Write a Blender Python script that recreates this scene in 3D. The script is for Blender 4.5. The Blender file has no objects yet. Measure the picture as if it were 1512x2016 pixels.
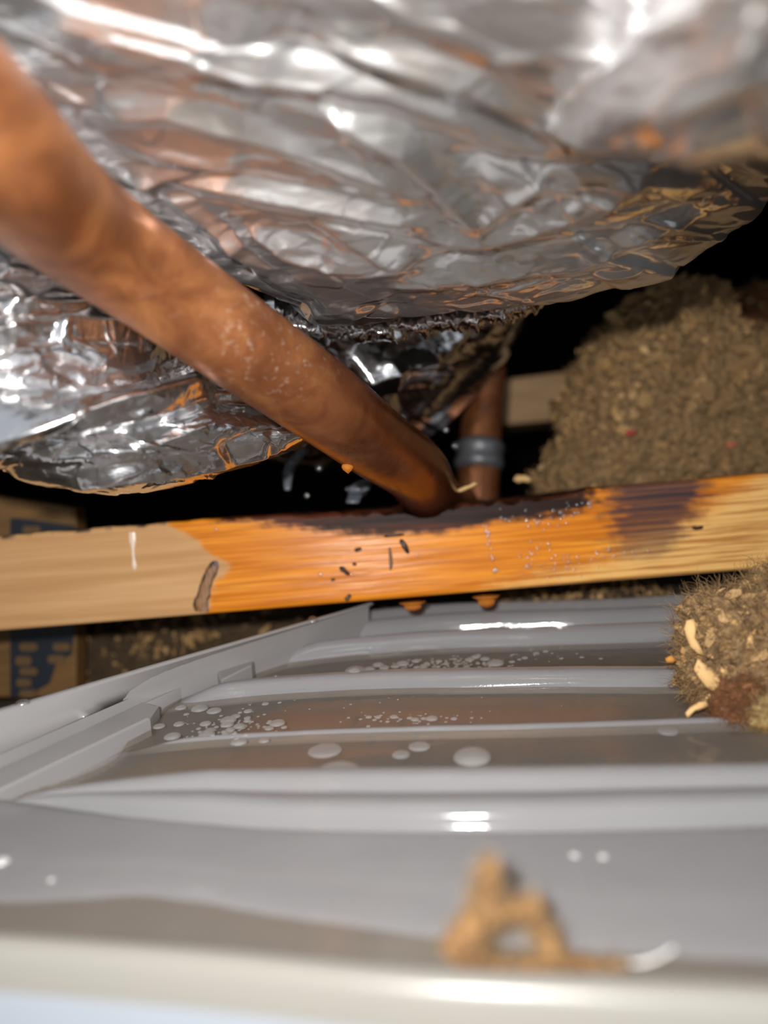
import bpy, math, random
import numpy as np
from mathutils import Vector, Matrix

# ------------------------------------------------------------------ camera, light, exposure
SC = bpy.context.scene
COL = SC.collection
random.seed(7)
RNG = np.random.default_rng(7)
W_PX, H_PX, F_PX = 1512, 2016, 1400.0
PITCH, ROLL = math.radians(4.5), math.radians(4.0)

# camera axes in the world: right, up, forward (camera stands at the origin, looking along +Y, tipped down)
_f = np.array([0, math.cos(PITCH), -math.sin(PITCH)])
_r0 = np.array([1.0, 0, 0])
_u0 = np.cross(_r0, _f)
CF = _f
CR = _r0 * math.cos(ROLL) - _u0 * math.sin(ROLL)
CU = _u0 * math.cos(ROLL) + _r0 * math.sin(ROLL)

cam_data = bpy.data.cameras.new('camera')
cam_data.sensor_fit = 'VERTICAL'
cam_data.sensor_height = 24.0
cam_data.lens = 24.0 * F_PX / H_PX
cam_data.clip_start = 0.002
cam_data.clip_end = 20
cam_data.dof.use_dof = True
cam_data.dof.focus_distance = 0.196
cam_data.dof.aperture_fstop = cam_data.lens / 4.3
cam = bpy.data.objects.new('camera', cam_data)
cam.matrix_world = Matrix((
    (CR[0], CU[0], -CF[0], 0), (CR[1], CU[1], -CF[1], 0), (CR[2], CU[2], -CF[2], 0), (0, 0, 0, 1)))
COL.objects.link(cam)
SC.camera = cam

world = bpy.data.worlds.new('room_beyond')
world.use_nodes = True
world.node_tree.nodes['Background'].inputs[0].default_value = (0.86, 0.93, 1.0, 1)
world.node_tree.nodes['Background'].inputs[1].default_value = 0.50
SC.world = world

# the phone's LED flash, beside and a little behind the lens
flash = bpy.data.lights.new('flash', 'AREA')
flash.shape = 'DISK'
flash.size = 0.007
flash.energy = 0.76
flash.color = (1.0, 0.97, 0.93)
flash_o = bpy.data.objects.new('flash', flash)
flash_o.location = (-0.016, -0.032, 0.027)
flash_o.rotation_euler = (math.radians(86), 0, 0)
COL.objects.link(flash_o)

SC.view_settings.view_transform = 'Standard'
SC.view_settings.look = 'None'
SC.view_settings.gamma = 1
SC.view_settings.use_curve_mapping = False
SC.view_settings.exposure = 0.0
SC.cycles.use_denoising = True
SC.cycles.max_bounces = 12
SC.cycles.transparent_max_bounces = 24
SC.cycles.glossy_bounces = 6

# ------------------------------------------------------------------ helpers
def P(px, py, d):
    """world point seen at pixel (px,py) at depth d millimetres along the view axis"""
    d = np.asarray(d, float) / 1000.0
    a = (np.asarray(px, float) - W_PX / 2) / F_PX * d
    b = -(np.asarray(py, float) - H_PX / 2) / F_PX * d
    return a[..., None] * CR + b[..., None] * CU + d[..., None] * CF

def onz(px, py, z):
    """world point seen at pixel (px,py) on the horizontal plane z"""
    px = np.asarray(px, float); py = np.asarray(py, float)
    dirs = ((px - W_PX / 2) / F_PX)[..., None] * CR - ((py - H_PX / 2) / F_PX)[..., None] * CU + CF
    return dirs * (z / dirs[..., 2])[..., None]

def proj(p):
    p = np.asarray(p, float)
    d = p @ CF
    return W_PX / 2 + F_PX * (p @ CR) / d, H_PX / 2 - F_PX * (p @ CU) / d, d * 1000

def lin(r, g, b):
    def c(v):
        v /= 255.0
        return v / 12.92 if v <= 0.04045 else ((v + 0.055) / 1.055) ** 2.4
    return (c(r), c(g), c(b), 1.0)

def sstep(a, b, x):
    t = np.clip((np.asarray(x, float) - a) / (b - a), 0, 1)
    return t * t * (3 - 2 * t)

_perm = np.random.default_rng(3).permutation(256)
_perm = np.concatenate([_perm, _perm, _perm])
_grad = np.random.default_rng(4).normal(size=(256, 3))
_grad /= np.linalg.norm(_grad, axis=1)[:, None]

def noise3(x, y, z):
    x, y, z = np.broadcast_arrays(np.asarray(x, float), np.asarray(y, float), np.asarray(z, float))
    xi, yi, zi = np.floor(x).astype(int), np.floor(y).astype(int), np.floor(z).astype(int)
    xf, yf, zf = x - xi, y - yi, z - zi
    fade = lambda t: t * t * t * (t * (t * 6 - 15) + 10)
    u, v, w = fade(xf), fade(yf), fade(zf)
    out = 0
    for i in (0, 1):
        for j in (0, 1):
            for k in (0, 1):
                h = _perm[_perm[_perm[(xi + i) & 255] + ((yi + j) & 255)] + ((zi + k) & 255)]
                g = _grad[h]
                dot = g[..., 0] * (xf - i) + g[..., 1] * (yf - j) + g[..., 2] * (zf - k)
                out = out + dot * (u if i else 1 - u) * (v if j else 1 - v) * (w if k else 1 - w)
    return out * 1.5

def fbm(x, y, z, o=4):
    s, a = 0, 1.0
    for i in range(o):
        s = s + a * noise3(x * 2 ** i, y * 2 ** i, z * 2 ** i + i * 17.3)
        a *= 0.5
    return s

def link(name, me, m=None, parent=None):
    if m is not None:
        me.materials.append(m)
    o = bpy.data.objects.new(name, me)
    COL.objects.link(o)
    if parent is not None:
        o.parent = parent
    return o

def mesh(name, V, Fc, smooth=True):
    me = bpy.data.meshes.new(name)
    V = np.asarray(V, float).reshape(-1, 3)
    if not isinstance(Fc, np.ndarray) and len({len(f) for f in Fc}) == 1:
        Fc = np.array(Fc)
    if isinstance(Fc, np.ndarray):
        n, k = Fc.shape
        me.vertices.add(len(V)); me.vertices.foreach_set('co', V.ravel())
        me.loops.add(n * k); me.loops.foreach_set('vertex_index', Fc.ravel().astype(np.int32))
        me.polygons.add(n)
        me.polygons.foreach_set('loop_start', np.arange(0, n * k, k, dtype=np.int32))
        me.polygons.foreach_set('loop_total', np.full(n, k, dtype=np.int32))
    else:
        me.from_pydata([tuple(v) for v in V], [], [tuple(f) for f in Fc])
    me.polygons.foreach_set('use_smooth', np.full(len(me.polygons), smooth))
    me.update(calc_edges=True)
    me.validate()
    return me

def grid_faces(n, m, closed_m=False, keep=None):
    i, j = np.meshgrid(np.arange(n - 1), np.arange(m if closed_m else m - 1), indexing='ij')
    j2 = (j + 1) % m
    f = np.stack([i * m + j, i * m + j2, (i + 1) * m + j2, (i + 1) * m + j], -1).reshape(-1, 4)
    return f

def attr(me, name, vals):
    a = me.attributes.new(name, 'FLOAT', 'POINT')
    a.data.foreach_set('value', np.asarray(vals, np.float32).ravel())

def tag(o, label, cat, group=None, kind=None):
    o['label'] = label; o['category'] = cat
    if group: o['group'] = group
    if kind: o['kind'] = kind
    return o

def struct(o):
    o['kind'] = 'structure'
    return o

def empty(name, loc):
    o = bpy.data.objects.new(name, None)
    o.empty_display_size = 0.01
    COL.objects.link(o)
    o.location = Vector(loc)
    return o

def spline(ctrl, n):
    """Catmull-Rom through ctrl rows (k, ...) -> n samples"""
    c = np.asarray(ctrl, float)
    k = len(c)
    t = np.linspace(0, k - 1, n)
    i = np.minimum(t.astype(int), k - 2)
    f = (t - i).reshape((-1,) + (1,) * (c.ndim - 1))
    p0, p1, p2, p3 = c[np.maximum(i - 1, 0)], c[i], c[i + 1], c[np.minimum(i + 2, k - 1)]
    return 0.5 * (2 * p1 + (p2 - p0) * f + (2 * p0 - 5 * p1 + 4 * p2 - p3) * f ** 2 + (3 * p1 - p0 - 3 * p2 + p3) * f ** 3)

def tube_verts(path, rad, seg=24, caps=True):
    path = np.asarray(path, float); n = len(path)
    rad = np.broadcast_to(np.asarray(rad, float), (n,))
    T = np.gradient(path, axis=0); T /= np.linalg.norm(T, axis=1)[:, None] + 1e-12
    ref = np.array([0, 0, 1.0]) if abs(T[0, 2]) < 0.9 else np.array([1.0, 0, 0])
    N = np.cross(T[0], ref); N /= np.linalg.norm(N)
    Vs = []
    for i in range(n):
        N = N - T[i] * (N @ T[i]); N /= np.linalg.norm(N)
        B = np.cross(T[i], N)
        a = np.linspace(0, 2 * np.pi, seg, endpoint=False)
        Vs.append(path[i] + rad[i] * (np.cos(a)[:, None] * N + np.sin(a)[:, None] * B))
    return np.array(Vs)

def tube_mesh(name, path, rad, seg=24):
    Vt = tube_verts(path, rad, seg)
    n = len(Vt)
    F = [tuple(f) for f in grid_faces(n, seg, True)]
    F.append(tuple(range(seg))[::-1]); F.append(tuple(range((n - 1) * seg, n * seg)))
    return mesh(name, Vt, F)

def _mesh_list(name, V, F, smooth=True):
    return mesh(name, V, F, smooth)

# ------------------------------------------------------------------ materials
class NT:
    def __init__(s, name):
        s.m = bpy.data.materials.new(name); s.m.use_nodes = True
        s.t = s.m.node_tree; s.t.nodes.clear()
        s.out = s.t.nodes.new('ShaderNodeOutputMaterial')
    def n(s, kind, **kw):
        nd = s.t.nodes.new('ShaderNode' + kind)
        for k, v in kw.items():
            key = k.replace('_', ' ')
            if k in ('operation', 'blend_type', 'data_type', 'attribute_name', 'wave_type', 'bands_direction', 'feature', 'noise_dimensions'):
                setattr(nd, k, v)
            else:
                s.set(nd, int(k[1:]) if k[0] == 'i' and k[1:].isdigit() else key, v)
        return nd
    def set(s, nd, key, v):
        sock = nd.inputs[key]
        if hasattr(v, 'outputs'): s.t.links.new(v.outputs[0], sock)
        elif isinstance(v, bpy.types.NodeSocket): s.t.links.new(v, sock)
        else:
            sock.default_value = v
    def done(s, nd):
        s.t.links.new(nd.outputs[0], s.out.inputs[0]); return s.m
    def coords(s, scale=(1, 1, 1), kind='Object', rot=(0, 0, 0)):
        tc = s.t.nodes.new('ShaderNodeTexCoord')
        mp = s.n('Mapping', Scale=scale, Rotation=rot)
        s.t.links.new(tc.outputs[kind], mp.inputs[0]); return mp
    def noise(s, vec, scale, detail=4, rough=0.55, dist=0):
        return s.n('TexNoise', Vector=vec, Scale=scale, Detail=detail, Roughness=rough, Distortion=dist)
    def ramp(s, fac, stops):
        r = s.t.nodes.new('ShaderNodeValToRGB')
        cr = r.color_ramp
        while len(cr.elements) > len(stops): cr.elements.remove(cr.elements[-1])
        while len(cr.elements) < len(stops): cr.elements.new(0.5)
        for e, (p, c) in zip(cr.elements, stops):
            e.position = p; e.color = c if len(c) == 4 else (*c, 1)
        s.set(r, 0, fac); return r
    def mix(s, fac, a, b, mode='MIX'):
        nd = s.t.nodes.new('ShaderNodeMixRGB'); nd.blend_type = mode
        s.set(nd, 0, fac); s.set(nd, 1, a); s.set(nd, 2, b); return nd
    def math(s, op, a, b=0.0):
        nd = s.t.nodes.new('ShaderNodeMath'); nd.operation = op
        s.set(nd, 0, a); s.set(nd, 1, b); return nd
    def at(s, name):
        nd = s.t.nodes.new('ShaderNodeAttribute'); nd.attribute_name = name
        return nd.outputs['Fac']
    def bump(s, h, strength, dist):
        return s.n('Bump', Height=h, Strength=strength, Distance=dist)

def g1(v): return (v, v, v, 1)

def mat_foil(name, col=(0.88, 0.88, 0.89, 1), rough=0.11, lobe=0.36, lobe_rough=0.55):
    t = NT(name)
    v = t.coords()
    vs = t.coords((1, 1, 2.6))
    n1 = t.noise(vs, 120, 5, 0.6, 0.6)
    n2 = t.noise(v, 420, 3, 0.5)
    vo = t.n('TexVoronoi', Vector=vs, Scale=150.0)
    h = t.math('ADD', t.math('MULTIPLY', n1, 1.0), t.math('MULTIPLY', vo.outputs['Distance'], 0.5))
    h = t.math('ADD', h, t.math('MULTIPLY', n2, 0.12))
    b = t.bump(h, 0.16, 0.0012)
    r = t.ramp(n1, [(0.3, g1(rough * 0.7)), (0.7, g1(rough * 1.5))])
    c = t.mix(t.ramp(t.noise(v, 40), [(0.4, g1(0)), (0.75, g1(0.35))]), col, lin(190, 182, 172))
    p = t.n('BsdfPrincipled', Base_Color=c, Metallic=1.0, Roughness=r, Normal=b)
    q = t.n('BsdfPrincipled', Base_Color=c, Metallic=1.0, Roughness=lobe_rough, Normal=b)
    mx = t.n('MixShader', Fac=lobe); t.set(mx, 1, p); t.set(mx, 2, q)
    return t.done(mx)

def mat_copper(name, dark=1.0):
    t = NT(name)
    v = t.coords()
    n1 = t.noise(v, 70, 6, 0.62, 0.8)
    n2 = t.noise(v, 260, 5, 0.6)
    n3 = t.noise(v, 28, 3, 0.5, 0.3)
    c = t.ramp(n1, [(0.28, lin(112, 68, 42)), (0.48, lin(156, 98, 60)), (0.62, lin(184, 122, 74)), (0.80, lin(208, 152, 104))])
    c = t.mix(t.ramp(n3, [(0.45, g1(0)), (0.70, g1(0.55))]), c, lin(126, 74, 54))
    c = t.mix(t.ramp(n2, [(0.62, g1(0)), (0.80, g1(0.35))]), c, lin(196, 170, 140))
    ws = t.at('wet')
    c = t.mix(t.math('MULTIPLY', ws, 0.80), c, lin(72, 26, 12))  # darkens with wetness and with painted light falloff
    sp = t.at('scuff')
    sc = t.math('MULTIPLY', sp, t.ramp(t.noise(v, 480, 4, 0.7), [(0.57, g1(0)), (0.68, g1(1))]))
    c = t.mix(t.math('MULTIPLY', sc, 0.5), c, lin(205, 190, 170))
    r = t.ramp(n2, [(0.3, g1(0.34)), (0.7, g1(0.52))])
    r = t.mix(t.math('MULTIPLY', ws, 0.7), r, g1(0.16))
    p = t.n('BsdfPrincipled', Base_Color=c, Metallic=0.5, Roughness=r, Normal=t.bump(n2, 0.18, 0.0004))
    return t.done(p)

def mat_wood(name):
    """spruce batten: dry tan, wet orange, black iron-water stain where the masks say so (masks are stain shapes on the timber)"""
    t = NT(name)
    vg = t.coords((3.0, 60, 60))
    vl = t.coords((6.0, 210, 210))
    v = t.coords()
    grain = t.noise(vl, 3.6, 4, 0.6, 0.25)
    broad = t.noise(vg, 3.0, 4, 0.6, 0.5)
    fine = t.noise(t.coords((30, 900, 900)), 2.0, 2, 0.5)
    dry = t.ramp(broad, [(0.3, lin(182, 136, 88)), (0.55, lin(200, 155, 106)), (0.75, lin(212, 168, 122))])
    dry = t.mix(t.ramp(grain, [(0.45, g1(0)), (0.72, g1(0.22))]), dry, lin(168, 116, 68))
    wet = t.ramp(broad, [(0.25, lin(204, 116, 24)), (0.55, lin(230, 144, 40)), (0.8, lin(244, 174, 70))])
    wet = t.mix(t.ramp(grain, [(0.40, g1(0)), (0.60, g1(0.62))]), wet, lin(172, 86, 16))
    c = t.mix(t.at('wet'), dry, wet)
    pale = t.mix(t.ramp(grain, [(0.47, g1(0)), (0.60, g1(0.75))]), lin(236, 186, 112), lin(166, 96, 36))
    c = t.mix(t.at('pale'), c, pale)
    st = t.math('MULTIPLY', t.at('stain'), t.ramp(grain, [(0.30, g1(0.72)), (0.6, g1(1.0))]))
    c = t.mix(st, c, t.mix(broad, lin(52, 40, 44), lin(84, 66, 68)))
    c = t.mix(t.at('char'), c, t.mix(t.ramp(broad, [(0.45, g1(0)), (0.65, g1(1))]), lin(34, 14, 5), lin(92, 40, 14)))
    c = t.mix(t.at('grime'), c, t.mix(broad, lin(66, 52, 44), lin(104, 84, 70)))
    gl = t.math('MAXIMUM', t.at('wet'), t.math('MAXIMUM', t.at('char'), t.at('stain')))
    r = t.mix(t.at('char'), t.mix(gl, g1(0.62), g1(0.28)), g1(0.55))
    b = t.bump(t.math('ADD', grain, t.math('MULTIPLY', fine, 0.3)), 0.25, 0.0006)
    p = t.n('BsdfPrincipled', Base_Color=c, Roughness=r, Normal=b)
    p.inputs['Specular IOR Level'].default_value = 0.22
    return t.done(p)

def mat_plain_wood(name, a, b_, rough=0.65):
    t = NT(name)
    v = t.coords((6, 60, 60))
    n = t.noise(v, 4, 4, 0.6, 0.4)
    c = t.ramp(n, [(0.3, a), (0.7, b_)])
    return t.done(t.n('BsdfPrincipled', Base_Color=c, Roughness=rough, Normal=t.bump(n, 0.2, 0.0005)))

def mat_plastic(name, col, clear, rough=0.18, ribs=False):
    """milky polypropylene: part of the light goes straight through, part is scattered"""
    t = NT(name)
    v = t.coords()
    n = t.noise(v, 60, 3)
    nb = t.noise(v, 900, 2)
    c = t.mix(t.ramp(n, [(0.4, g1(0)), (0.8, g1(0.5))]), col, tuple(x * 0.93 for x in col[:3]) + (1,))
    h = t.math('MULTIPLY', nb, 0.25)
    if ribs:
        w = t.n('TexWave', wave_type='BANDS', bands_direction='Y', Vector=t.coords((1, 1, 1), rot=(0, 0, math.radians(-7))), Scale=480.0, Distortion=0.6)
        w.inputs['Detail'].default_value = 0
        h = t.math('ADD', h, t.math('MULTIPLY', t.math('MULTIPLY', w, t.at('rib')), 4.0))
    b = t.bump(h, 0.35, 0.0003)
    p = t.n('BsdfPrincipled', Base_Color=c, Roughness=rough, Normal=b)
    p.inputs['Specular IOR Level'].default_value = 0.85
    tl = t.n('BsdfTranslucent', Color=c)
    m1 = t.n('MixShader', Fac=0.22); t.set(m1, 1, p); t.set(m1, 2, tl)
    tr = t.n('BsdfTransparent', Color=(0.95, 0.95, 0.95, 1))
    m2 = t.n('MixShader', Fac=clear); t.set(m2, 1, m1); t.set(m2, 2, tr)
    return t.done(m2)

def mat_water(name, tint=(0.97, 0.92, 0.85, 1), milk=0.0, wav=True, ior=1.33, scale=60, gloss=0.40):
    t = NT(name)
    v = t.coords()
    n = t.noise(v, scale, 2)
    b = t.bump(n, 0.25 if wav else 0.05, 0.0008)
    fr = t.n('Fresnel', IOR=ior, Normal=b)
    gl = t.n('BsdfGlossy', Color=(1, 1, 1, 1), Roughness=0.03, Normal=b)
    tr = t.n('BsdfTransparent', Color=tint)
    body = tr
    if milk:
        df = t.n('BsdfDiffuse', Color=(0.85, 0.84, 0.83, 1))
        body = t.n('MixShader', Fac=milk); t.set(body, 1, tr); t.set(body, 2, df)
    m = t.n('MixShader', Fac=t.math('MULTIPLY', fr, gloss)); t.set(m, 1, body); t.set(m, 2, gl)
    return t.done(m)

def mat_drop(name, tint, trans=1.0):
    t = NT(name)
    p = t.n('BsdfPrincipled', Base_Color=tint, Roughness=0.02, IOR=1.33)
    p.inputs['Transmission Weight'].default_value = trans
    tr = t.n('BsdfTransparent', Color=tint)
    m = t.n('MixShader', Fac=0.3); t.set(m, 1, p); t.set(m, 2, tr)
    return t.done(m)

def mat_fluff(name, cols, rough=0.9, island=False, scale=500):
    t = NT(name)
    v = t.coords()
    n = t.noise(v, scale, 4, 0.65)
    if island:
        gi = t.t.nodes.new('ShaderNodeNewGeometry')
        f = gi.outputs['Random Per Island']
    else:
        oi = t.t.nodes.new('ShaderNodeObjectInfo')
        f = oi.outputs['Random']
    k = len(cols)
    if cols and island != 'no':
        c = t.ramp(f, [(i / max(k - 1, 1), lin(*q)) for i, q in enumerate(cols)])
    c = t.mix(t.ramp(n, [(0.35, g1(0.0)), (0.7, g1(0.5))]), c, t.mix(1.0, c, (0.42, 0.38, 0.34, 1), 'MULTIPLY'))
    return t.done(t.n('BsdfPrincipled', Base_Color=c, Roughness=rough, Normal=t.bump(n, 0.5, 0.0006)))

def mat_mass(name, cols, scale=350):
    t = NT(name)
    v = t.coords()
    n = t.noise(v, scale, 6, 0.7, 0.5)
    k = len(cols)
    c = t.ramp(n, [(0.25 + 0.5 * i / (k - 1), lin(*q)) for i, q in enumerate(cols)])
    return t.done(t.n('BsdfPrincipled', Base_Color=c, Roughness=0.95, Normal=t.bump(n, 0.9, 0.0012)))

def mat_simple(name, col, rough=0.5, metal=0.0, var=0.0, scale=80, spec=0.5):
    t = NT(name)
    n = t.noise(t.coords(), scale, 4)
    c = t.mix(t.ramp(n, [(0.3, g1(0)), (0.7, g1(1))]), col, tuple(x * (1 - var) for x in col[:3]) + (1,))
    p = t.n('BsdfPrincipled', Base_Color=c, Roughness=rough, Metallic=metal, Normal=t.bump(n, 0.1, 0.0005))
    p.inputs['Specular IOR Level'].default_value = spec
    return t.done(p)

M_FOIL = mat_foil('silver_foil')
M_FOIL_LOW = mat_foil('crisp_silver_foil', (0.84, 0.84, 0.86, 1), 0.07, 0.22, 0.36)
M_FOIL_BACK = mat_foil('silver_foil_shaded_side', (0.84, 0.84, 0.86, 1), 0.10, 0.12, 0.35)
M_COPPER = mat_copper('oxidised_copper')
M_WOOD = mat_wood('stained_spruce')
M_TRAY = mat_plastic('milky_plastic_floor', lin(168, 167, 169), 0.30, 0.09, ribs=True)
M_RIM = mat_plastic('milky_plastic_rim', lin(182, 180, 180), 0.26, 0.2)
M_FRONT = mat_plastic('milky_plastic_front', lin(160, 157, 150), 0.24, 0.3)
M_OUTER = mat_plastic('milky_plastic_outer', lin(172, 181, 192), 0.20, 0.25)  # same plastic, the colder light there tinted into its colour
M_WATER = mat_water('still_water')
M_BUBBLE = mat_water('bubble_film', (0.98, 0.98, 0.98, 1), 0.20, False, 1.33, gloss=0.7)
def mat_bead(name, milk):
    t = NT(name)
    tr = t.n('BsdfTransparent', Color=(0.97, 0.97, 0.97, 1))
    df = t.n('BsdfDiffuse', Color=(0.85, 0.85, 0.85, 1))
    gl = t.n('BsdfGlossy', Color=(1, 1, 1, 1), Roughness=0.13)
    lw = t.n('Fresnel', IOR=1.45)
    m1 = t.n('MixShader', Fac=milk); t.set(m1, 1, tr); t.set(m1, 2, df)
    m2 = t.n('MixShader', Fac=t.math('ADD', t.math('MULTIPLY', lw, 0.6), 0.10)); t.set(m2, 1, m1); t.set(m2, 2, gl)
    return t.done(m2)
M_BEAD = mat_bead('water_bead', 0.05)
M_MILKDROP = mat_bead('milky_drop', 0.6)
M_AMBER = mat_drop('amber_drop', lin(244, 170, 76), 0.55)  # water drops; the batten's orange reflection is put into the tint

# ------------------------------------------------------------------ setting: the shallow void behind the ceiling
Z_FLOOR = -0.112
def slab(name, x0, x1, y0, y1, z0, z1, m):
    V = [(x0, y0, z0), (x1, y0, z0), (x1, y1, z0), (x0, y1, z0), (x0, y0, z1), (x1, y0, z1), (x1, y1, z1), (x0, y1, z1)]
    F = [(3, 2, 1, 0), (4, 5, 6, 7), (0, 1, 5, 4), (1, 2, 6, 5), (2, 3, 7, 6), (3, 0, 4, 7)]
    return struct(link(name, mesh(name, V, F, False), m))
M_BOARD = mat_simple('brown_board', lin(112, 96, 80), 0.8, 0, 0.35, 30)
M_VOID = mat_simple('dark_void_board', lin(34, 28, 24), 0.9, 0, 0.3, 12, 0.1)  # near-black colour stands in for the unlit depth of the void
slab('floor', -0.7, 0.7, -0.30, 1.3, Z_FLOOR - 0.02, Z_FLOOR, M_BOARD)
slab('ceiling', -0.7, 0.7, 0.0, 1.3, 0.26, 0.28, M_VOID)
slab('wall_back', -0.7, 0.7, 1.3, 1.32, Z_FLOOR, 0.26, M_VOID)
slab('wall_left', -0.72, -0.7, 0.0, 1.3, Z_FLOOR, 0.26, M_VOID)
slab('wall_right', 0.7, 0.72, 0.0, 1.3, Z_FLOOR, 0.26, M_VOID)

# ------------------------------------------------------------------ wooden batten
BL, BR_ = P(0, 1243, 250), P(1512, 1119, 250)
TL, TR_ = P(0, 1056, 250), P(1512, 930, 250)
B_C = (BL + BR_) / 2
EX = (BR_ - BL); EX /= np.linalg.norm(EX)
_up = ((TL + TR_) / 2 - B_C)
EZ = _up - EX * (_up @ EX); B_H = np.linalg.norm(EZ); EZ /= B_H
EY = np.cross(EZ, EX)
B_W = 0.062
def bloc(px, py, d=250):
    """local batten coordinates (along, depth, up) of a front-face pixel"""
    q = P(px, py, d) - B_C
    return np.array([q @ EX, q @ EY, q @ EZ])
def bwld(a, b, c):
    return B_C + np.asarray(a)[..., None] * EX + np.asarray(b)[..., None] * EY + np.asarray(c)[..., None] * EZ

# pipe path is needed first: the batten is notched where the pipe crosses it
PIPE_R = 0.011
pipe_ctrl = np.array([P(x, y, d) for x, y, d in [
    (-330, 40, 84), (-160, 150, 92), (-20, 285, 104), (80, 385, 121), (185, 470, 138), (335, 577, 154),
    (490, 688, 167), (640, 795, 186), (735, 868, 210), (815, 925, 238)]] +
    [P(842, 968, 262), P(866, 994, 287), P(884, 1000, 311), P(898, 998, 332)])
pipe_ctrl = np.concatenate([[pipe_ctrl[0] + (pipe_ctrl[0] - pipe_ctrl[1]) * 6.0, pipe_ctrl[0] + (pipe_ctrl[0] - pipe_ctrl[1]) * 2.5], pipe_ctrl])
pipe_path = spline(pipe_ctrl, 200)

nx, npf = 520, 84
sx = np.concatenate([np.linspace(-0.46, -0.17, 30)[:-1], np.linspace(-0.17, 0.17, 461), np.linspace(0.17, 0.46, 31)[1:]])
nx = len(sx)
rr = 0.0016
# profile round the section, front face finely cut
def rr_profile():
    pts = []
    for t in np.linspace(rr, B_H - rr, 40): pts.append((0, t))
    for a in np.linspace(0, math.pi / 2, 6)[1:-1]: pts.append((rr - rr * math.cos(a), B_H - rr + rr * math.sin(a)))
    for t in np.linspace(rr, B_W - rr, 26): pts.append((t, B_H))
    for t in np.linspace(B_H - rr, rr, 6): pts.append((B_W, t))
    for t in np.linspace(B_W - rr, rr, 8): pts.append((t, 0))
    for a in np.linspace(0, math.pi / 2, 5)[1:-1]: pts.append((rr - rr * math.sin(a), rr - rr * math.cos(a)))
    return np.array(pts)
prof = rr_profile()
A = np.repeat(sx[:, None], len(prof), 1)
Bd = np.repeat(prof[None, :, 0], nx, 0).copy()
Cu = np.repeat(prof[None, :, 1], nx, 0).copy()
# worn, softened upper edge near the notch and slight raised grain
topw = sstep(B_H - 0.009, B_H, Cu)
s_n0, s_n1 = bloc(520, 1000)[0], bloc(1180, 1000)[0]
wear = sstep(s_n0, s_n0 + 0.03, A) * (1 - sstep(s_n1 - 0.02, s_n1, A))
Cu -= topw * wear * (0.0022 + 0.0016 * fbm(A * 160, Bd * 160, 0.3)) * (1 - sstep(0.0, 0.05, Bd) * 0.3)
Cu += topw * 0.0005 * fbm(A * 90, Bd * 60, 5.1)
Bd += (1 - sstep(0, 0.001, Bd)) * 0.00010 * fbm(A * 30, 0.2, Cu * 900, 2)
# notch for the pipe
Wp = bwld(A, Bd, Cu)
pipe_fine = spline(pipe_ctrl, 500)
for c in pipe_fine[pipe_fine @ CF > 0.225]:
    q = c - B_C; ca, cb, cc = q @ EX, q @ EY, q @ EZ
    r2 = (PIPE_R + 0.0013) ** 2 - (A - ca) ** 2 - (Bd - cb) ** 2
    lim = cc - np.sqrt(np.clip(r2, 0, None))
    m_ = (r2 > 0) & (Cu > lim) & (Cu > 0.004)
    Cu = np.where(m_, np.maximum(lim, 0.004), Cu)
# stain masks
PX, PY, _ = proj(bwld(A, 0 * Bd, Cu))
nz = fbm(A * 260, Cu * 260, 1.7, 4)
nzs = fbm(A * 60, Cu * 900, 4.1, 4)          # streaks along the grain
lb = np.interp(PY, [1020, 1036, 1048, 1066, 1080, 1098, 1108, 1126, 1142, 1160, 1210], [330, 335, 368, 392, 404, 425, 446, 452, 424, 416, 406])
wet = sstep(-9, 9, PX - lb + 10 * nz)
onfront = Bd < 0.004
stain_c = 1275 - (PY - 1040) * 0.25
sh = np.interp(PY, [940, 985, 1040, 1085, 1110], [1.0, 1.0, 0.9, 0.55, 0.0])
hw = np.interp(PY, [950, 1000, 1080, 1110], [120, 100, 72, 45])
stain = sh * (1 - sstep(0.55, 1.15, np.abs(PX - stain_c) / hw + 0.42 * nzs + 0.16 * nz))
cb_y = np.interp(PX, [380, 440, 520, 640, 760, 860, 960, 1040, 1100, 1165, 1200], [1022, 1026, 1030, 1044, 1056, 1050, 1030, 1022, 1016, 1004, 970])
char = 1 - sstep(-9, 9, PY - cb_y + 9 * nzs + 6 * nz)
char *= sstep(380, 440, PX) * (1 - sstep(1130, 1200, PX + 30 * nz + 20 * nzs))
top_in = (~onfront) & (Cu > B_H * 0.4)
char = np.where(top_in, sstep(395, 470, PX + 20 * nz) * (1 - sstep(1190, 1260, PX + 25 * nz)), char)
grime = np.where(top_in, 1 - char, 0.0)
edge_dirt = (1 - sstep(2, 10, np.abs(PY - np.interp(PX, [0, 1512], [1056, 930])))) * sstep(0.1, 0.5, fbm(A * 150, 0.2, 9.0)) * (PX < 330)
grime = np.maximum(grime, edge_dirt)
pl_line = np.interp(PX, [850, 960, 1080, 1200, 1330, 1420, 1512], [1230, 1165, 1130, 1102, 1040, 985, 930])
pale = sstep(-34, 34, PY - pl_line + 22 * nzs + 8 * nz) * sstep(820, 1000, PX)
for nm in ('wet', 'stain', 'char', 'grime', 'pale'):
    pass
wv = np.stack([A, Bd, Cu], -1)
n_p = len(prof)
F = [tuple(f) for f in grid_faces(nx, n_p, True)]
F = F + [tuple(range(n_p))[::-1][::-1], tuple(range((nx - 1) * n_p, nx * n_p))[::-1]]
F = [f[::-1] for f in F]
me = mesh('timber_batten', wv, F)
for nm, a_ in (('wet', wet), ('stain', stain), ('char', char), ('grime', grime), ('pale', pale)):
    attr(me, nm, np.clip(a_, 0, 1))
BM = Matrix(((EX[0], EY[0], EZ[0], B_C[0]), (EX[1], EY[1], EZ[1], B_C[1]), (EX[2], EY[2], EZ[2], B_C[2]), (0, 0, 0, 1)))
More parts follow.
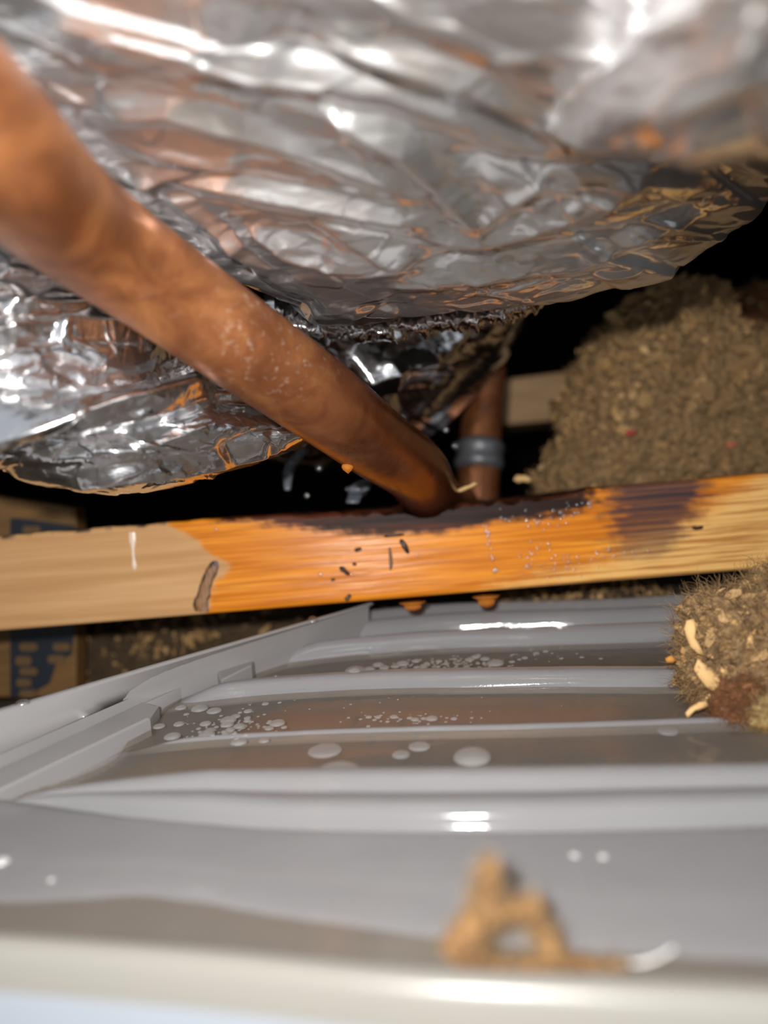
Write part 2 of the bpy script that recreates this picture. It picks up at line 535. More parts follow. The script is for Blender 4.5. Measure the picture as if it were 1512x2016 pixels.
batten = link('timber_batten', me, M_WOOD)
batten.matrix_world = BM
tag(batten, 'long softwood batten soaked orange and stained black under the copper pipe', 'timber')

# the knot: a raised oval with a dark rind
def knot():
    a, r_ = 40, 9
    V, Fk = [], []
    cpts = [(424, 1104), (418, 1122), (408, 1145), (401, 1168), (396, 1188), (398, 1204)]
    wid = [9, 14, 13, 14, 17, 15]
    cl = spline(cpts, 26); wl = np.interp(np.linspace(0, 5, 26), range(6), wid)
    V, D = [], []
    for i in range(26):
        for j, u in enumerate(np.linspace(-1, 1, 11)):
            w_ = wl[i] * math.sin(math.pi * min(1, (i + 1.5) / 5) * 0.5) * (0.9 + 0.25 * float(noise3(i * 0.35, u, 2.2)))
            q = bloc(cl[i][0] + u * w_, cl[i][1])
            V.append((q[0], -0.00035 * (1 - u * u) - 0.00002, max(q[2], 0.0008)))
            D.append(max(abs(u) ** 2, 1 - sstep(0, 6, i)) + 0.35 * float(noise3(i * 0.5, u * 2, 0.5)))
    me = mesh('knot', V, grid_faces(26, 11))
    attr(me, 'rind', np.clip(D, 0, 1))
    t = NT('knot_wood')
    n = t.noise(t.coords((300, 300, 60)), 6, 4)
    c = t.mix(t.ramp(t.at('rind'), [(0.25, g1(0)), (0.75, g1(1))]), t.ramp(n, [(0.3, lin(112, 74, 42)), (0.7, lin(158, 112, 66))]), lin(52, 30, 22))
    m = t.done(t.n('BsdfPrincipled', Base_Color=c, Roughness=0.4, Normal=t.bump(n, 0.4, 0.0005)))
    o = link('knot', me, m, batten)
    o['label'] = 'dark rinded oval knot at the edge of the wet patch'
knot()

# ------------------------------------------------------------------ copper pipes
def pipe_obj(name, path, r, m, seg=48):
    V = tube_verts(path, r, seg)
    n = len(V)
    F = [tuple(f) for f in grid_faces(n, seg, True)] + [tuple(range(seg))[::-1], tuple(range((n - 1) * seg, n * seg))]
    me = mesh(name, V, F)
    return me, V
me, Vt = pipe_obj('copper_pipe', pipe_path, PIPE_R, M_COPPER)
qx, qy, _ = proj(Vt.reshape(-1, 3))
nn = fbm(Vt[..., 0].ravel() * 150, Vt[..., 1].ravel() * 150, Vt[..., 2].ravel() * 150)
attr(me, 'wet', 0.35 * sstep(150, 520, qx + 60 * nn) + 0.65 * sstep(540, 860, qx + (qy - 800) * 0.55 + 60 * nn))  # damp lower end, plus the flash's falloff darkened into the copper
along = 1 - np.minimum(1, np.abs((qy - (330 + (qx - 440) * 0.93 + 175)) / 130))
attr(me, 'scuff', np.clip(sstep(0.15, 0.6, 1 - np.abs(np.hypot(qx - 540, (qy - 650)) / 210)) * 0.9 + 0.25 * sstep(0.2, 0.6, nn), 0, 1))
tag(link('copper_pipe', me, M_COPPER), 'large tarnished copper pipe slanting down from the upper left onto the batten', 'pipe')

back_path = spline([P(958, 690, 372), P(954, 750, 369), P(949, 820, 366), P(944, 900, 362), P(941, 985, 358), P(940, 1060, 356)], 60)
back_root = empty('copper_riser', back_path[-1])
me, V2 = pipe_obj('pipe', back_path - back_path[-1], 0.0106, M_COPPER, 32)
attr(me, 'wet', np.full(len(me.vertices), 0.5)); attr(me, 'scuff', np.full(len(me.vertices), 0.3))  # wet value here evenly darkens the whole riser
link('pipe', me, M_COPPER, back_root)
M_SOLDER = mat_simple('grey_fitting', lin(120, 122, 126), 0.42, 0.5, 0.35, 200)
i0 = int(np.argmin(np.abs(proj(back_path)[1] - 895)))
col_path = back_path[i0 - 4:i0 + 5] - back_path[-1]
col_r = 0.0106 + np.array([0.0002, 0.0016, 0.0021, 0.0014, 0.0012, 0.0014, 0.0021, 0.0016, 0.0002])
cme, _ = pipe_obj('collar', col_path, col_r, M_SOLDER, 32)
co = link('collar', cme, M_SOLDER, back_root); co['label'] = 'dull grey ring fitting'
tag(back_root, 'short upright copper pipe with grey collar standing behind the batten', 'pipe')

# ------------------------------------------------------------------ foil blankets
def creases(px, py, lst):
    """lst: (polyline px, amplitude mm, half width px, kind) ; returns displacement in mm towards the viewer"""
    out = np.zeros_like(px)
    for pts, amp, w, *k in lst:
        pts = np.asarray(pts, float)
        dmin = np.full(px.shape, 1e9); sgn = np.zeros_like(px); tt = np.zeros_like(px)
        L = np.concatenate([[0], np.cumsum(np.hypot(*np.diff(pts, axis=0).T))])
        for i in range(len(pts) - 1):
            a, b = pts[i], pts[i + 1]; e = b - a; l2 = e @ e
            t = np.clip(((px - a[0]) * e[0] + (py - a[1]) * e[1]) / l2, 0, 1)
            dx, dy = px - a[0] - t * e[0], py - a[1] - t * e[1]
            d = np.hypot(dx, dy)
            up = d < dmin
            dmin = np.where(up, d, dmin); sgn = np.where(up, np.sign(e[0] * dy - e[1] * dx), sgn)
            tt = np.where(up, (L[i] + t * math.sqrt(l2)) / L[-1], tt)
        taper = sstep(0, 0.15, tt) * (1 - sstep(0.85, 1, tt)) * 0.85 + 0.15
        x = dmin / w
        out += amp * taper * np.where(x < 1, (1 - x) ** 1.3, 0)
    return out

def rand_creases(px, py, n, box, ang, spread, length, width, amp, seed):
    r = np.random.default_rng(seed)
    out = np.zeros_like(px)
    for _ in range(n):
        cx, cy = r.uniform(box[0], box[2]), r.uniform(box[1], box[3])
        a = math.radians(r.normal(ang, spread)); L = length * r.uniform(0.4, 1.3); w = width * r.uniform(0.4, 1.5); h = amp * r.normal() * r.uniform(0.5, 1)
        ca, sa = math.cos(a), math.sin(a); bend = r.uniform(-0.25, 0.25) / L
        dx, dy = px - cx, py - cy
        u = dx * ca + dy * sa; v = -dx * sa + dy * ca + bend * u * u
        lo = w * np.where(v > 0, r.uniform(0.35, 1), r.uniform(0.35, 1))
        f = np.clip(1 - np.abs(v) / lo, 0, 1) * np.clip(1 - (u / L) ** 2, 0, 1)
        out += h * f
    return out

def facets(px, py, cell, seed, stretch=2.2, ang=12):
    """crumpled-sheet field: tilted flat facets from a jittered Voronoi partition blended at the joints"""
    a = math.radians(ang)
    u = (px * math.cos(a) + py * math.sin(a)) / (cell * stretch)
    v = (-px * math.sin(a) + py * math.cos(a)) / cell
    u = u + 0.35 * noise3(u * 0.7, v * 0.7, seed); v = v + 0.35 * noise3(u * 0.7, v * 0.7, seed + 9.1)
    iu, iv = np.floor(u).astype(int), np.floor(v).astype(int)
    r = np.random.default_rng(int(seed * 10) + 1)
    tab = r.uniform(0, 1, (64, 64, 2)); sl = r.normal(0, 1, (64, 64, 2)); hh = r.normal(0, 0.4, (64, 64))
    num = 0; den = 1e-9
    for du in (-1, 0, 1):
        for dv in (-1, 0, 1):
            ci, cj = (iu + du) & 63, (iv + dv) & 63
            fx, fy = u - (iu + du + tab[ci, cj, 0]), v - (iv + dv + tab[ci, cj, 1])
            w = np.exp(-26 * (fx ** 2 + fy ** 2)) + 1e-12
            num = num + w * (hh[ci, cj] + fx * sl[ci, cj, 0] + fy * sl[ci, cj, 1]); den = den + w
    return num / den

def foil_sheet(name, cols_px, rows, n, m, disp, mat, parent=None):
    """rows: list of rows; each row a list over the columns of (px, py, depth mm)."""
    C = np.array(rows, float)                                   # (R, C, 3)
    S = spline(C, n)
    S = np.swapaxes(spline(np.swapaxes(S, 0, 1), m), 0, 1)       # (n, m, 3) in picture units of the base surface
    px, py, d = S[..., 0], S[..., 1], S[..., 2]
    base = P(px, py, d)
    du = np.gradient(base, axis=0); dv = np.gradient(base, axis=1)
    N = np.cross(du, dv); N /= np.linalg.norm(N, axis=-1)[..., None] + 1e-12
    if np.mean(N @ CF) > 0: N = -N
    iu = np.broadcast_to(np.linspace(0, 1, n)[:, None], (n, m))
    # surface coordinates continue round the underside so that wrinkles do too
    seg = np.hypot(*np.moveaxis(np.diff(S[..., :2], axis=0), -1, 0)); seg = np.concatenate([np.zeros((1, m)), seg])
    vv = S[0, :, 1][None, :] + np.cumsum(seg, axis=0)
    h = disp(px, py, vv, iu, d) / 1000.0
    V = base + N * h[..., None]
    # the sheet rests against the pipe instead of passing through it
    shp = V.shape; Q = V.reshape(-1, 3)
    best = np.full(len(Q), 1e9); dirn = np.zeros_like(Q)
    for c in pipe_path[::1]:
        dv_ = Q - c; dd = np.linalg.norm(dv_, axis=1); up = dd < best
        best[up] = dd[up]; dirn[up] = dv_[up]
    lim = PIPE_R + 0.0014
    away = dirn / (best[:, None] + 1e-9) + CF * 0.9
    away /= np.linalg.norm(away, axis=1)[:, None]
    hit = best < lim
    # step along 'away' until clear of the pipe
    b_ = (dirn * away).sum(1); c_ = best ** 2 - lim ** 2
    step = -b_ + np.sqrt(np.clip(b_ ** 2 - c_, 0, None))
    Q[hit] += away[hit] * step[hit, None]
    V = Q.reshape(shp)
    me = mesh(name, V, grid_faces(n, m))
    return link(name, me, mat, parent)

# upper blanket
ux = np.array([-850, -320, -120, 40, 200, 360, 500, 640, 800, 1000, 1250, 1430, 1600, 1850, 2500], float)
u_sil = np.array([60, 130, 250, 330, 410, 500, 580, 628, 630, 604, 562, 470, 345, 200, 60], float)
u_d0 = np.array([112, 110, 107, 104, 101, 98, 95, 93, 90, 86, 84, 84, 84, 80, 78], float)
u_d6 = np.array([128, 130, 138, 150, 166, 178, 186, 192, 194, 196, 198, 196, 190, 180, 170], float)
rows = [[(x, -420, d - 14) for x, d in zip(ux, u_d0 - 6)]]
for f, g in ((0, 0), (0.22, 0.10), (0.42, 0.24), (0.60, 0.42), (0.78, 0.62), (0.92, 0.82), (1.0, 1.0)):
    rows.append([(x, -160 + (s + 160) * f, a + (b - a) * g) for x, s, a, b in zip(ux, u_sil, u_d0, u_d6)])
rows.append([(x, s - 36, b + 18) for x, s, b in zip(ux, u_sil, u_d6)])
rows.append([(x, s - 110, b + 34) for x, s, b in zip(ux, u_sil, u_d6)])
U_CR = [
    ([(60, 10), (230, 70), (400, 120), (560, 165)], 1.3, 46),
    ([(500, 95), (700, 165), (900, 215), (1120, 300)], -2.4, 46),
    ([(600, 60), (820, 140), (980, 200), (1130, 290)], 1.6, 40),
    ([(330, 130), (520, 200), (760, 250), (1000, 330)], -1.8, 44),
    ([(150, 215), (330, 215), (560, 290), (830, 400)], 1.7, 36),
    ([(200, 330), (420, 370), (620, 410), (860, 450)], 1.6, 28),
    ([(640, 230), (790, 300), (880, 390), (960, 470)], 1.8, 34),
    ([(860, 320), (1060, 335), (1280, 330), (1500, 350)], -1.8, 34),
    ([(820, 470), (960, 480), (1110, 430), (1290, 350)], 1.4, 30),
    ([(780, 520), (1010, 490), (1230, 460), (1460, 370)], -1.2, 24),
    ([(700, 560), (900, 545), (1140, 520), (1350, 440)], 1.1, 20),
    ([(940, 450), (1000, 400), (1080, 350)], 1.3, 22),
    ([(440, 520), (560, 600), (700, 640), (820, 600)], -2.2, 40),
    ([(460, 430), (560, 500), (680, 530), (830, 510)], 1.4, 34),
    ([(260, 330), (420, 455), (560, 570)], 1.2, 22),
]
def u_disp(px, py, vv, iu, d):
    sc = np.clip(d / 150, 0.4, 1.3)
    h = 1.45 * creases(px, py, U_CR) * (iu < 0.83)
    h += 1.7 * facets(px, vv, 130, 2.3, 3.4, 15) * sc
    h += 0.34 * facets(px, vv, 52, 5.7, 3.6, 13) * sc
    lower = sstep(260, 480, py)
    h += 0.12 * facets(px, vv, 20, 8.8, 3.4, -4) * sc * (0.1 + 0.9 * lower)
    h += rand_creases(px, vv, 70, (-100, -500, 1600, 700), 15, 10, 260, 34, 0.9, 11) * sc
    rr_ = sstep(820, 1000, px) * lower
    h += rand_creases(px, py, 60, (760, 320, 1500, 600), -16, 16, 90, 14, 0.65, 12) * (0.3 + 0.7 * rr_) * (iu < 0.85)
    h += rand_creases(px, py, 40, (520, 500, 1100, 640), -6, 8, 120, 8, 0.35, 15) * (iu < 0.9)
    return h
upper = foil_sheet('foil_blanket', ux, rows, 420, 720, u_disp, M_FOIL)
tag(upper, 'broad crumpled silver foil blanket bulging down above the copper pipe', 'insulation')

# overhanging near fold of the same blanket, upper right
fx = np.array([960, 1080, 1180, 1300, 1420, 1560, 1760, 2400], float)
f_sil = np.array([215, 268, 306, 326, 326, 312, 280, 160], float)
f_in = np.array([70, 24, 6, 0, 0, 0, 0, 0], float)
def f_row(fn_y, d, sh):
    return [(x + sh * (1.0 if x < 1500 else 0.2), fn_y(sv), d + i) for x, sv, i in zip(fx, f_sil, f_in)]
rows = [f_row(lambda v: -420, 50, 420), f_row(lambda v: -160, 60, 320), f_row(lambda v: 20, 71, 220),
        f_row(lambda v: 20 + (v - 20) * 0.55, 84, 90), f_row(lambda v: 20 + (v - 20) * 0.9, 97, 18), f_row(lambda v: v, 108, 0),
        f_row(lambda v: v - 30, 130, 0), f_row(lambda v: v - 150, 150, 0)]
F_CR = [([(1130, 210), (1250, 130), (1400, 20), (1500, -60)], -3.0, 60),
        ([(1240, 260), (1360, 160), (1512, 60)], -2.2, 60),
        ([(1180, 290), (1350, 250), (1512, 200)], 2.0, 50)]
def f_disp(px, py, vv, iu, d):
    return (creases(px, py, F_CR) + 1.0 * facets(px, vv, 110, 3.9, 1.8, -28) + 0.4 * facets(px, vv, 50, 6.1, 1.8, -20)) * 0.8
fo = foil_sheet('fold', fx, rows, 160, 200, f_disp, M_FOIL, upper)

# lower left blanket, behind the pipe
lx = np.array([-800, -320, -150, 0, 130, 260, 400, 520, 620, 700], float)
l_top = np.array([150, 250, 300, 380, 470, 560, 660, 740, 790, 820], float)
l_sil = np.array([800, 850, 880, 925, 965, 985, 945, 902, 868, 830], float)
l_d = np.array([146, 150, 152, 156, 164, 172, 184, 196, 208, 226], float)
rows = []
for f, g in ((-0.04, 12), (0.06, 6), (0.3, -4), (0.55, -10), (0.78, -8), (0.93, 2), (1.0, 16)):
    rows.append([(x, a + (b - a) * f, d + g) for x, a, b, d in zip(lx, l_top, l_sil, l_d)])
rows.append([(x, b - 24, d + 28) for x, b, d in zip(lx, l_sil, l_d)])
rows.append([(x, b - 80, d + 38) for x, b, d in zip(lx, l_sil, l_d)])
L_CR = [
    ([(-100, 845), (60, 820), (220, 800), (440, 772)], 6.0, 72),
    ([(-100, 745), (120, 742), (300, 735), (420, 720)], -3.6, 50),
    ([(-100, 668), (60, 648), (220, 655), (380, 660)], 2.2, 30),
    ([(0, 600), (110, 612), (190, 608)], 2.2, 22),
    ([(-60, 885), (120, 880), (300, 845), (430, 792)], -3.6, 34),
    ([(80, 700), (180, 740), (330, 760)], -1.6, 24),
    ([(100, 945), (300, 930), (460, 905), (590, 862)], 2.0, 22),
    ([(430, 900), (520, 850), (600, 815)], -2.0, 40),
    ([(230, 830), (330, 815), (420, 790)], 1.6, 14),
]
def l_disp(px, py, vv, iu, d):
    h = 1.5 * creases(px, py, L_CR) * (iu < 0.86)
    h += 1.2 * facets(px, vv, 90, 4.4, 3.0, -6)
    h += 0.36 * facets(px, vv, 40, 7.2, 2.6, -8)
    h += 0.09 * facets(px, vv, 13, 9.9, 1.8, 20)
    h += rand_creases(px, py, 60, (-100, 500, 620, 960), -6, 20, 90, 14, 0.7, 31)
    h += rand_creases(px, py, 40, (60, 660, 420, 780), 10, 50, 34, 8, 0.5, 33)
    return h
low = foil_sheet('foil_blanket', lx, rows, 330, 480, l_disp, M_FOIL_LOW)
tag(low, 'creased silver foil blanket sagging at the left beneath the copper pipe', 'insulation')

# frill and far bulge, behind the pipe in the middle
gx = np.array([540, 620, 700, 780, 860, 940, 1000, 1050, 1090], float)
g_sil = np.array([660, 670, 672, 668, 659, 647, 632, 614, 598], float)
rows = [[(x, s - 110, 232) for x, s in zip(gx, g_sil)], [(x, s - 60, 226) for x, s in zip(gx, g_sil)], [(x, s - 28, 222) for x, s in zip(gx, g_sil)],
        [(x, s - 8, 224) for x, s in zip(gx, g_sil)], [(x, s, 232) for x, s in zip(gx, g_sil)], [(x, s - 14, 248) for x, s in zip(gx, g_sil)], [(x, s - 70, 256) for x, s in zip(gx, g_sil)]]
def g_disp(px, py, vv, iu, d):
    return (1.3 * facets(px, vv, 34, 3.1, 1.4, 60) + 0.7 * facets(px, vv, 15, 6.6, 1.2, 80) + rand_creases(px, py, 60, (560, 570, 1080, 670), 78, 16, 34, 10, 1.2, 41))
frill = foil_sheet('foil_blanket', gx, rows, 120, 300, g_disp, M_FOIL_BACK)
tag(frill, 'narrow wrinkled foil edge showing under the upper blanket right of the pipe', 'insulation')

hx = np.array([520, 620, 700, 780, 850, 920, 980, 1030], float)
h_sil = np.array([905, 925, 925, 905, 860, 792, 718, 640], float)
h_d = np.array([262, 266, 272, 282, 292, 296, 298, 300], float)
rows = [[(x, 520, d + 8) for x, d in zip(hx, h_d)]]
for f, g in ((0.0, -14), (0.3, -8), (0.55, 4), (0.8, 24), (0.94, 40), (1.0, 52)):
    rows.append([(x, 600 + (s - 600) * f, d + g) for x, s, d in zip(hx, h_sil, h_d)])
rows.append([(x, s - 20, d + 76) for x, s, d in zip(hx, h_sil, h_d)])
H_CR = [([(690, 745), (760, 715), (860, 690)], 9.0, 60), ([(720, 660), (790, 668), (900, 650)], -5.0, 36), ([(740, 690), (760, 730), (770, 770)], 2.5, 26), ([(760, 800), (880, 760), (980, 690)], -3.0, 44), ([(690, 650), (820, 655), (980, 640)], -3.0, 24)]
def h_disp(px, py, vv, iu, d):
    return creases(px, py, H_CR) + 1.6 * facets(px, vv, 80, 2.8, 2.0, -30) + 0.4 * facets(px, vv, 30, 5.2, 1.8, -40) + 0.12 * facets(px, vv, 14, 8.1)
far = foil_sheet('foil_blanket', hx, rows, 180, 220, h_disp, M_FOIL_BACK)
tag(far, 'dark hanging lobe of foil behind the pipe with one bright glint', 'insulation')

# ------------------------------------------------------------------ plastic tray
ZF, ZW = -0.0680, -0.0664
def curve_xy(pts, z, n=200):
    p = onz([a for a, b in pts], [b for a, b in pts], z)
    return p
RIM_Z = -0.0540
A_pts = [(-1000, 1690), (-420, 1522), (-200, 1459), (0, 1402), (320, 1309), (640, 1217), (735, 1189)]
B_pts = [(-1000, 1858), (-420, 1640), (-200, 1568), (0, 1490), (310, 1355), (500, 1281), (720, 1203)]
C_pts = [(-1000, 1922), (-420, 1690), (-200, 1606), (0, 1518), (287, 1384), (500, 1293), (720, 1212)]
D_pts = [(-1000, 1978), (-420, 1750), (-200, 1660), (40, 1585), (225, 1508), (330, 1402), (560, 1290), (730, 1222)]
def stations(pts, z, n=60):
    return spline(onz([p[0] for p in pts], [p[1] for p in pts], z), n)
Ac, Bc, Cc, Dc = stations(A_pts, RIM_Z), stations(B_pts, -0.0622), stations(C_pts, -0.0630), stations(D_pts, ZF - 0.0004)
tray = empty('plastic_tray', (0.02, 0.16, Z_FLOOR))
T0 = np.array([0.02, 0.16, Z_FLOOR])
out = np.array([-0.78, 0.62, 0.0])
skirt_b = Ac + out * 0.004; skirt_b[:, 2] = -0.0700
strip = np.stack([skirt_b, Ac + out * 0.0022 + [0, 0, -0.001], Ac + out * 0.0018, Ac + out * 0.0012 + [0, 0, 0.0006], Ac, Ac * 0.93 + Bc * 0.07, Ac * .5 + Bc * .5, Ac * 0.08 + Bc * 0.92,
                  Bc + [0, 0, 0.0008], Bc + (Cc - Bc) * 0.25 + [0, 0, 0.0010], Bc + (Cc - Bc) * 0.45 - [0, 0, 0.0008], Cc], 1) - T0
link('side_rim', mesh('side_rim', strip, grid_faces(60, strip.shape[1])), M_RIM, tray)
ledge = np.stack([Cc, Cc * .9 + Dc * .1 - [0, 0, 0.0004], Cc * 0.6 + Dc * 0.4 - [0, 0, .0012], Cc * .25 + Dc * .75 - [0, 0, .0012], Dc], 1) - T0
link('side_ledge', mesh('side_ledge', ledge, grid_faces(60, 5)), M_RIM, tray)
# stops along the ledge: raised blocks with a sloped end
def stop(pa, pb, wpx, zt):
    """a raised block lying along the ledge from pixel pa to pb, wpx across, its far end cut at a slant"""
    a, b = np.array(pa, float), np.array(pb, float)
    e = (b - a) / np.linalg.norm(b - a); nrm = np.array([-e[1], e[0]])
    if nrm[1] < 0: nrm = -nrm
    q = [a, b, b + e * wpx * 0.9 + nrm * wpx * 0.75, b + nrm * wpx * 1.4 - e * wpx * 0.2, a + nrm * wpx * 1.4]
    top = np.array([onz(*p, zt) for p in q]); bot = top.copy(); bot[:, 2] = ZF
    mid = top * 1.0; c = top.mean(0)
    inner = c + (top - c) * 0.93; ring = top.copy(); ring[:, 2] -= 0.0006
    V = np.concatenate([bot, ring, inner]); k = 5
    F = [tuple(range(10, 15))]
    for lv in (0, 1):
        for i in range(k):
            j = (i + 1) % k
            F.append((lv * k + i, lv * k + j, (lv + 1) * k + j, (lv + 1) * k + i))
    o = link('locating_tab', mesh('locating_tab', V - T0, F, False), M_RIM, tray)
    return o
stop((-40, 1535), (285, 1379), 24, -0.0630)
stop((425, 1318), (488, 1287), 16, -0.0618)

# floor with moulded ridges (height field over the world plane)
E_pts = [(-1300, 1735), (-800, 1765), (-420, 1790), (-200, 1806), (0, 1822), (400, 1850), (800, 1886), (1100, 1900), (1512, 1918), (2000, 1940)]
Ein = spline(onz([p[0] for p in E_pts], [p[1] for p in E_pts], -0.0580), 120)
RIB1 = [(230, 1486), (400, 1468), (560, 1458), (760, 1450), (1100, 1442), (1512, 1428), (1900, 1412)]
RIB2 = [(320, 1396), (500, 1373), (650, 1362), (800, 1355), (1100, 1352), (1400, 1352), (1900, 1345)]
RIB3 = [(480, 1325), (620, 1302), (760, 1288), (900, 1278), (1200, 1268), (1400, 1262), (1900, 1250)]
RIB4 = [(560, 1285), (700, 1262), (900, 1243), (1200, 1236), (1400, 1226), (1900, 1205)]
FARL = [(560, 1272), (700, 1250), (900, 1232), (1200, 1225), (1400, 1214), (1900, 1196)]
FRW = [(-300, 1760), (0, 1776), (150, 1772), (270, 1765), (400, 1777), (520, 1797), (760, 1832), (900, 1851), (1200, 1875), (1512, 1892), (2000, 1905)]
FRK = [(-300, 1585), (0, 1594), (200, 1614), (400, 1634), (600, 1647), (1000, 1652), (1512, 1640), (2000, 1625)]
FRR = [(-300, 1585), (0, 1590), (60, 1580), (200, 1566), (500, 1554), (1000, 1549), (1512, 1546), (2000, 1540)]
gx_ = np.linspace(-0.17, 0.24, 410)
def ycol(pts, z):
    p = spline(onz([a for a, b in pts], [b for a, b in pts], z), 160); o = np.argsort(p[:, 0])
    return np.interp(gx_, p[o, 0], p[o, 1])
knots = [ycol([(x, y) for x, y in E_pts], -0.0580) - 0.001] + [ycol(q, z) for q, z in ((FRW, ZW), (FRK, ZW), (FRR, ZW), (RIB1, ZF), (RIB2, ZF), (RIB3, ZF), (RIB4, ZF), (FARL, ZF))]
knots.append(knots[-1] + 0.009)
for i in range(1, len(knots)):
    knots[i] = np.maximum(knots[i], knots[i - 1] + 0.0022)
Yc = [knots[0][:, None]]
for i, cnt in enumerate((24, 44, 44, 40, 56, 56, 56, 30, 16)):
    t_ = np.linspace(0, 1, cnt + 1)[1:]
    Yc.append(knots[i][:, None] * (1 - t_) + knots[i + 1][:, None] * t_)
Y = np.concatenate(Yc, 1)
X = np.repeat(gx_[:, None], Y.shape[1], 1)
def yc(pts, z=ZW):
    return np.repeat(ycol(pts, z)[:, None], Y.shape[1], 1)
PXF, PYF, _ = proj(np.stack([X, Y, np.full_like(X, ZW)], -1))
Hh = np.zeros_like(X)
yW = yc(FRW)
yK = yc(FRK)
yR = yc(FRR)
tK = (Y - yW) / np.maximum(yK - yW, 1e-4)
wf = 0.0016 + 0.0022 * np.clip(tK, 0, 1) ** 0.7
front = np.where((tK > -0.35) & (tK < 1), np.where(tK < 0, 0.0016 * (1 + tK / 0.35), wf), 0)
gap = np.maximum(yR - yK, 1e-4)
s_ = (Y - yK) / gap
amp = np.clip(gap / 0.012, 0, 1.3)
def ell(u): return np.sqrt(np.clip(1 - u * u, 0, 1))
ridge = np.where((s_ >= 0) & (s_ < 1.2), (0.0038 * (1 - np.clip(s_, 0, 1)) + 0.0020 * np.clip(s_, 0, 1)) * np.where(s_ > 1, (1.2 - s_) / 0.2, 1)
                 + amp * np.maximum(0.0026 * ell((s_ - 0.30) / 0.26), 0.0040 * ell((s_ - 0.76) / 0.26)), 0)
groove = -0.0012 * np.exp(-((Y - yK) / 0.0012) ** 2) * (np.abs(Y - yK) < 0.006)
Hh = np.maximum(front, ridge) + groove * np.clip(amp, 0, 1)
rib = sstep(0.30, 0.5, tK) * (1 - sstep(0.97, 1.0, tK))
def bump_ridge(pts, hw_l, hw_r, h, xl, sharp=1.0, dip=0.0):
    """rounded rib that fades out towards its left end at pixel xl"""
    global Hh
    yy = yc(pts, ZF)
    hw = np.interp(PXF, [xl, xl + 600], [hw_l, hw_r])
    t = (Y - yy) / hw
    f = np.sqrt(np.clip(1 - t * t, 0, 1)) ** sharp - dip * np.exp(-(t / 0.25) ** 2)
    Hh = np.maximum(Hh, h * f * sstep(xl, xl + 160, PXF))
bump_ridge(RIB1, 0.0012, 0.0018, 0.0024, 220)
bump_ridge(RIB2, 0.003, 0.0052, 0.0058, 300, 1.0, 0.06)
bump_ridge(RIB3, 0.003, 0.0050, 0.0068, 480, 1.0)
bump_ridge(RIB4, 0.004, 0.0050, 0.0072, 560, 1.0)
# beyond the last rib the tray turns up into its far rim
yb = yc(FARL, ZF)
Hh = np.maximum(Hh, 0.0075 * sstep(0, 0.006, Y - yb))
Hh = Hh + 0.00008 * fbm(X * 90, Y * 90, 0.4, 3)
Zt = ZF + Hh
# clip: right of the side ledge, behind the front rim, before the far rim
oD = np.argsort(Dc[:, 0]); yD = np.interp(X, Dc[oD, 0], Dc[oD, 1])
oE = np.argsort(Ein[:, 0]); yE = np.interp(X, Ein[oE, 0], Ein[oE, 1])
ok = (Y < yD + 0.0015) & (Y > yE - 0.0005) & (Y < yb + 0.008)
fc = grid_faces(*X.shape)
keep = ok.ravel()[fc].all(1)
me = mesh('moulded_floor', np.stack([X, Y, Zt], -1) - T0, fc[keep][:, ::-1])
attr(me, 'rib', np.clip(rib, 0, 1))
link('moulded_floor', me, M_TRAY, tray)
# front rim: rounded bead and outer wall
dE = np.gradient(Ein, axis=0); tE = dE / np.linalg.norm(dE, axis=1)[:, None]
nE = np.stack([tE[:, 1], -tE[:, 0], np.zeros(120)], 1)       # towards the camera
inner_b = Ein - nE * 0.0010; inner_b[:, 2] = ZF - 0.0004
prof_f = [(0.0, -0.004), (0.0002, -0.0012), (0.0010, -0.0002), (0.0020, 0.0003), (0.0031, 0.0), (0.0038, -0.0007), (0.0042, -0.0016), (0.0050, -0.0050), (0.0080, -0.0200), (0.0150, -0.0540)]
st = np.stack([inner_b] + [Ein + nE * a + np.array([0, 0, b]) for a, b in prof_f], 1) - T0
link('front_rim', mesh('front_rim', st[:, :9], grid_faces(120, 9)), M_FRONT, tray)
link('outer_wall', mesh('outer_wall', st[:, 8:], grid_faces(120, st.shape[1] - 8)), M_OUTER, tray)['label'] = 'bluish outer face of the near rim'
tag(tray, 'milky clear plastic tray with moulded ridges catching drips below the batten', 'tray')

# water lying between the ridges
kw = keep & (np.abs(X.ravel()[fc]).max(1) < 1)
wz = np.stack([X, Y, np.full_like(X, ZW)], -1)
sub = (Zt < ZW + 0.0006)
kw = keep & sub.ravel()[fc].any(1)
# compact the vertices
fk = fc[kw]; used, inv = np.unique(fk, return_inverse=True)
me = mesh('water_puddle', wz.reshape(-1, 3)[used], inv.reshape(fk.shape)[:, ::-1])
tag(link('water_puddle', me, M_WATER), 'thin pool of dripped water lying between the tray ridges', 'water')

# ------------------------------------------------------------------ bubbles and drops
def dome(h=0.4, seg=20, rings=6):
    V = [(0, 0, h)]
    for i in range(1, rings + 1):
        a = i / rings * math.pi / 2
        for k in range(seg):
            b = 2 * math.pi * k / seg
            V.append((math.sin(a) * math.cos(b), math.sin(a) * math.sin(b), h * math.cos(a)))
    F = [(0, 1 + k, 1 + (k + 1) % seg) for k in range(seg)]
    for i in range(rings - 1):
        for k in range(seg):
            a, b = 1 + i * seg + k, 1 + i * seg + (k + 1) % seg
            F.append((a, a + seg, b + seg, b))
    return V, F
ME_BUB = mesh('air_bubble', *dome(0.42)); ME_BUB.materials.append(M_BUBBLE)
ME_MILK = mesh('milky_drop', *dome(0.5)); ME_MILK.materials.append(M_MILKDROP)
ME_DROP = mesh('water_drop', *dome(0.55, 16, 5)); ME_DROP.materials.append(M_BEAD)
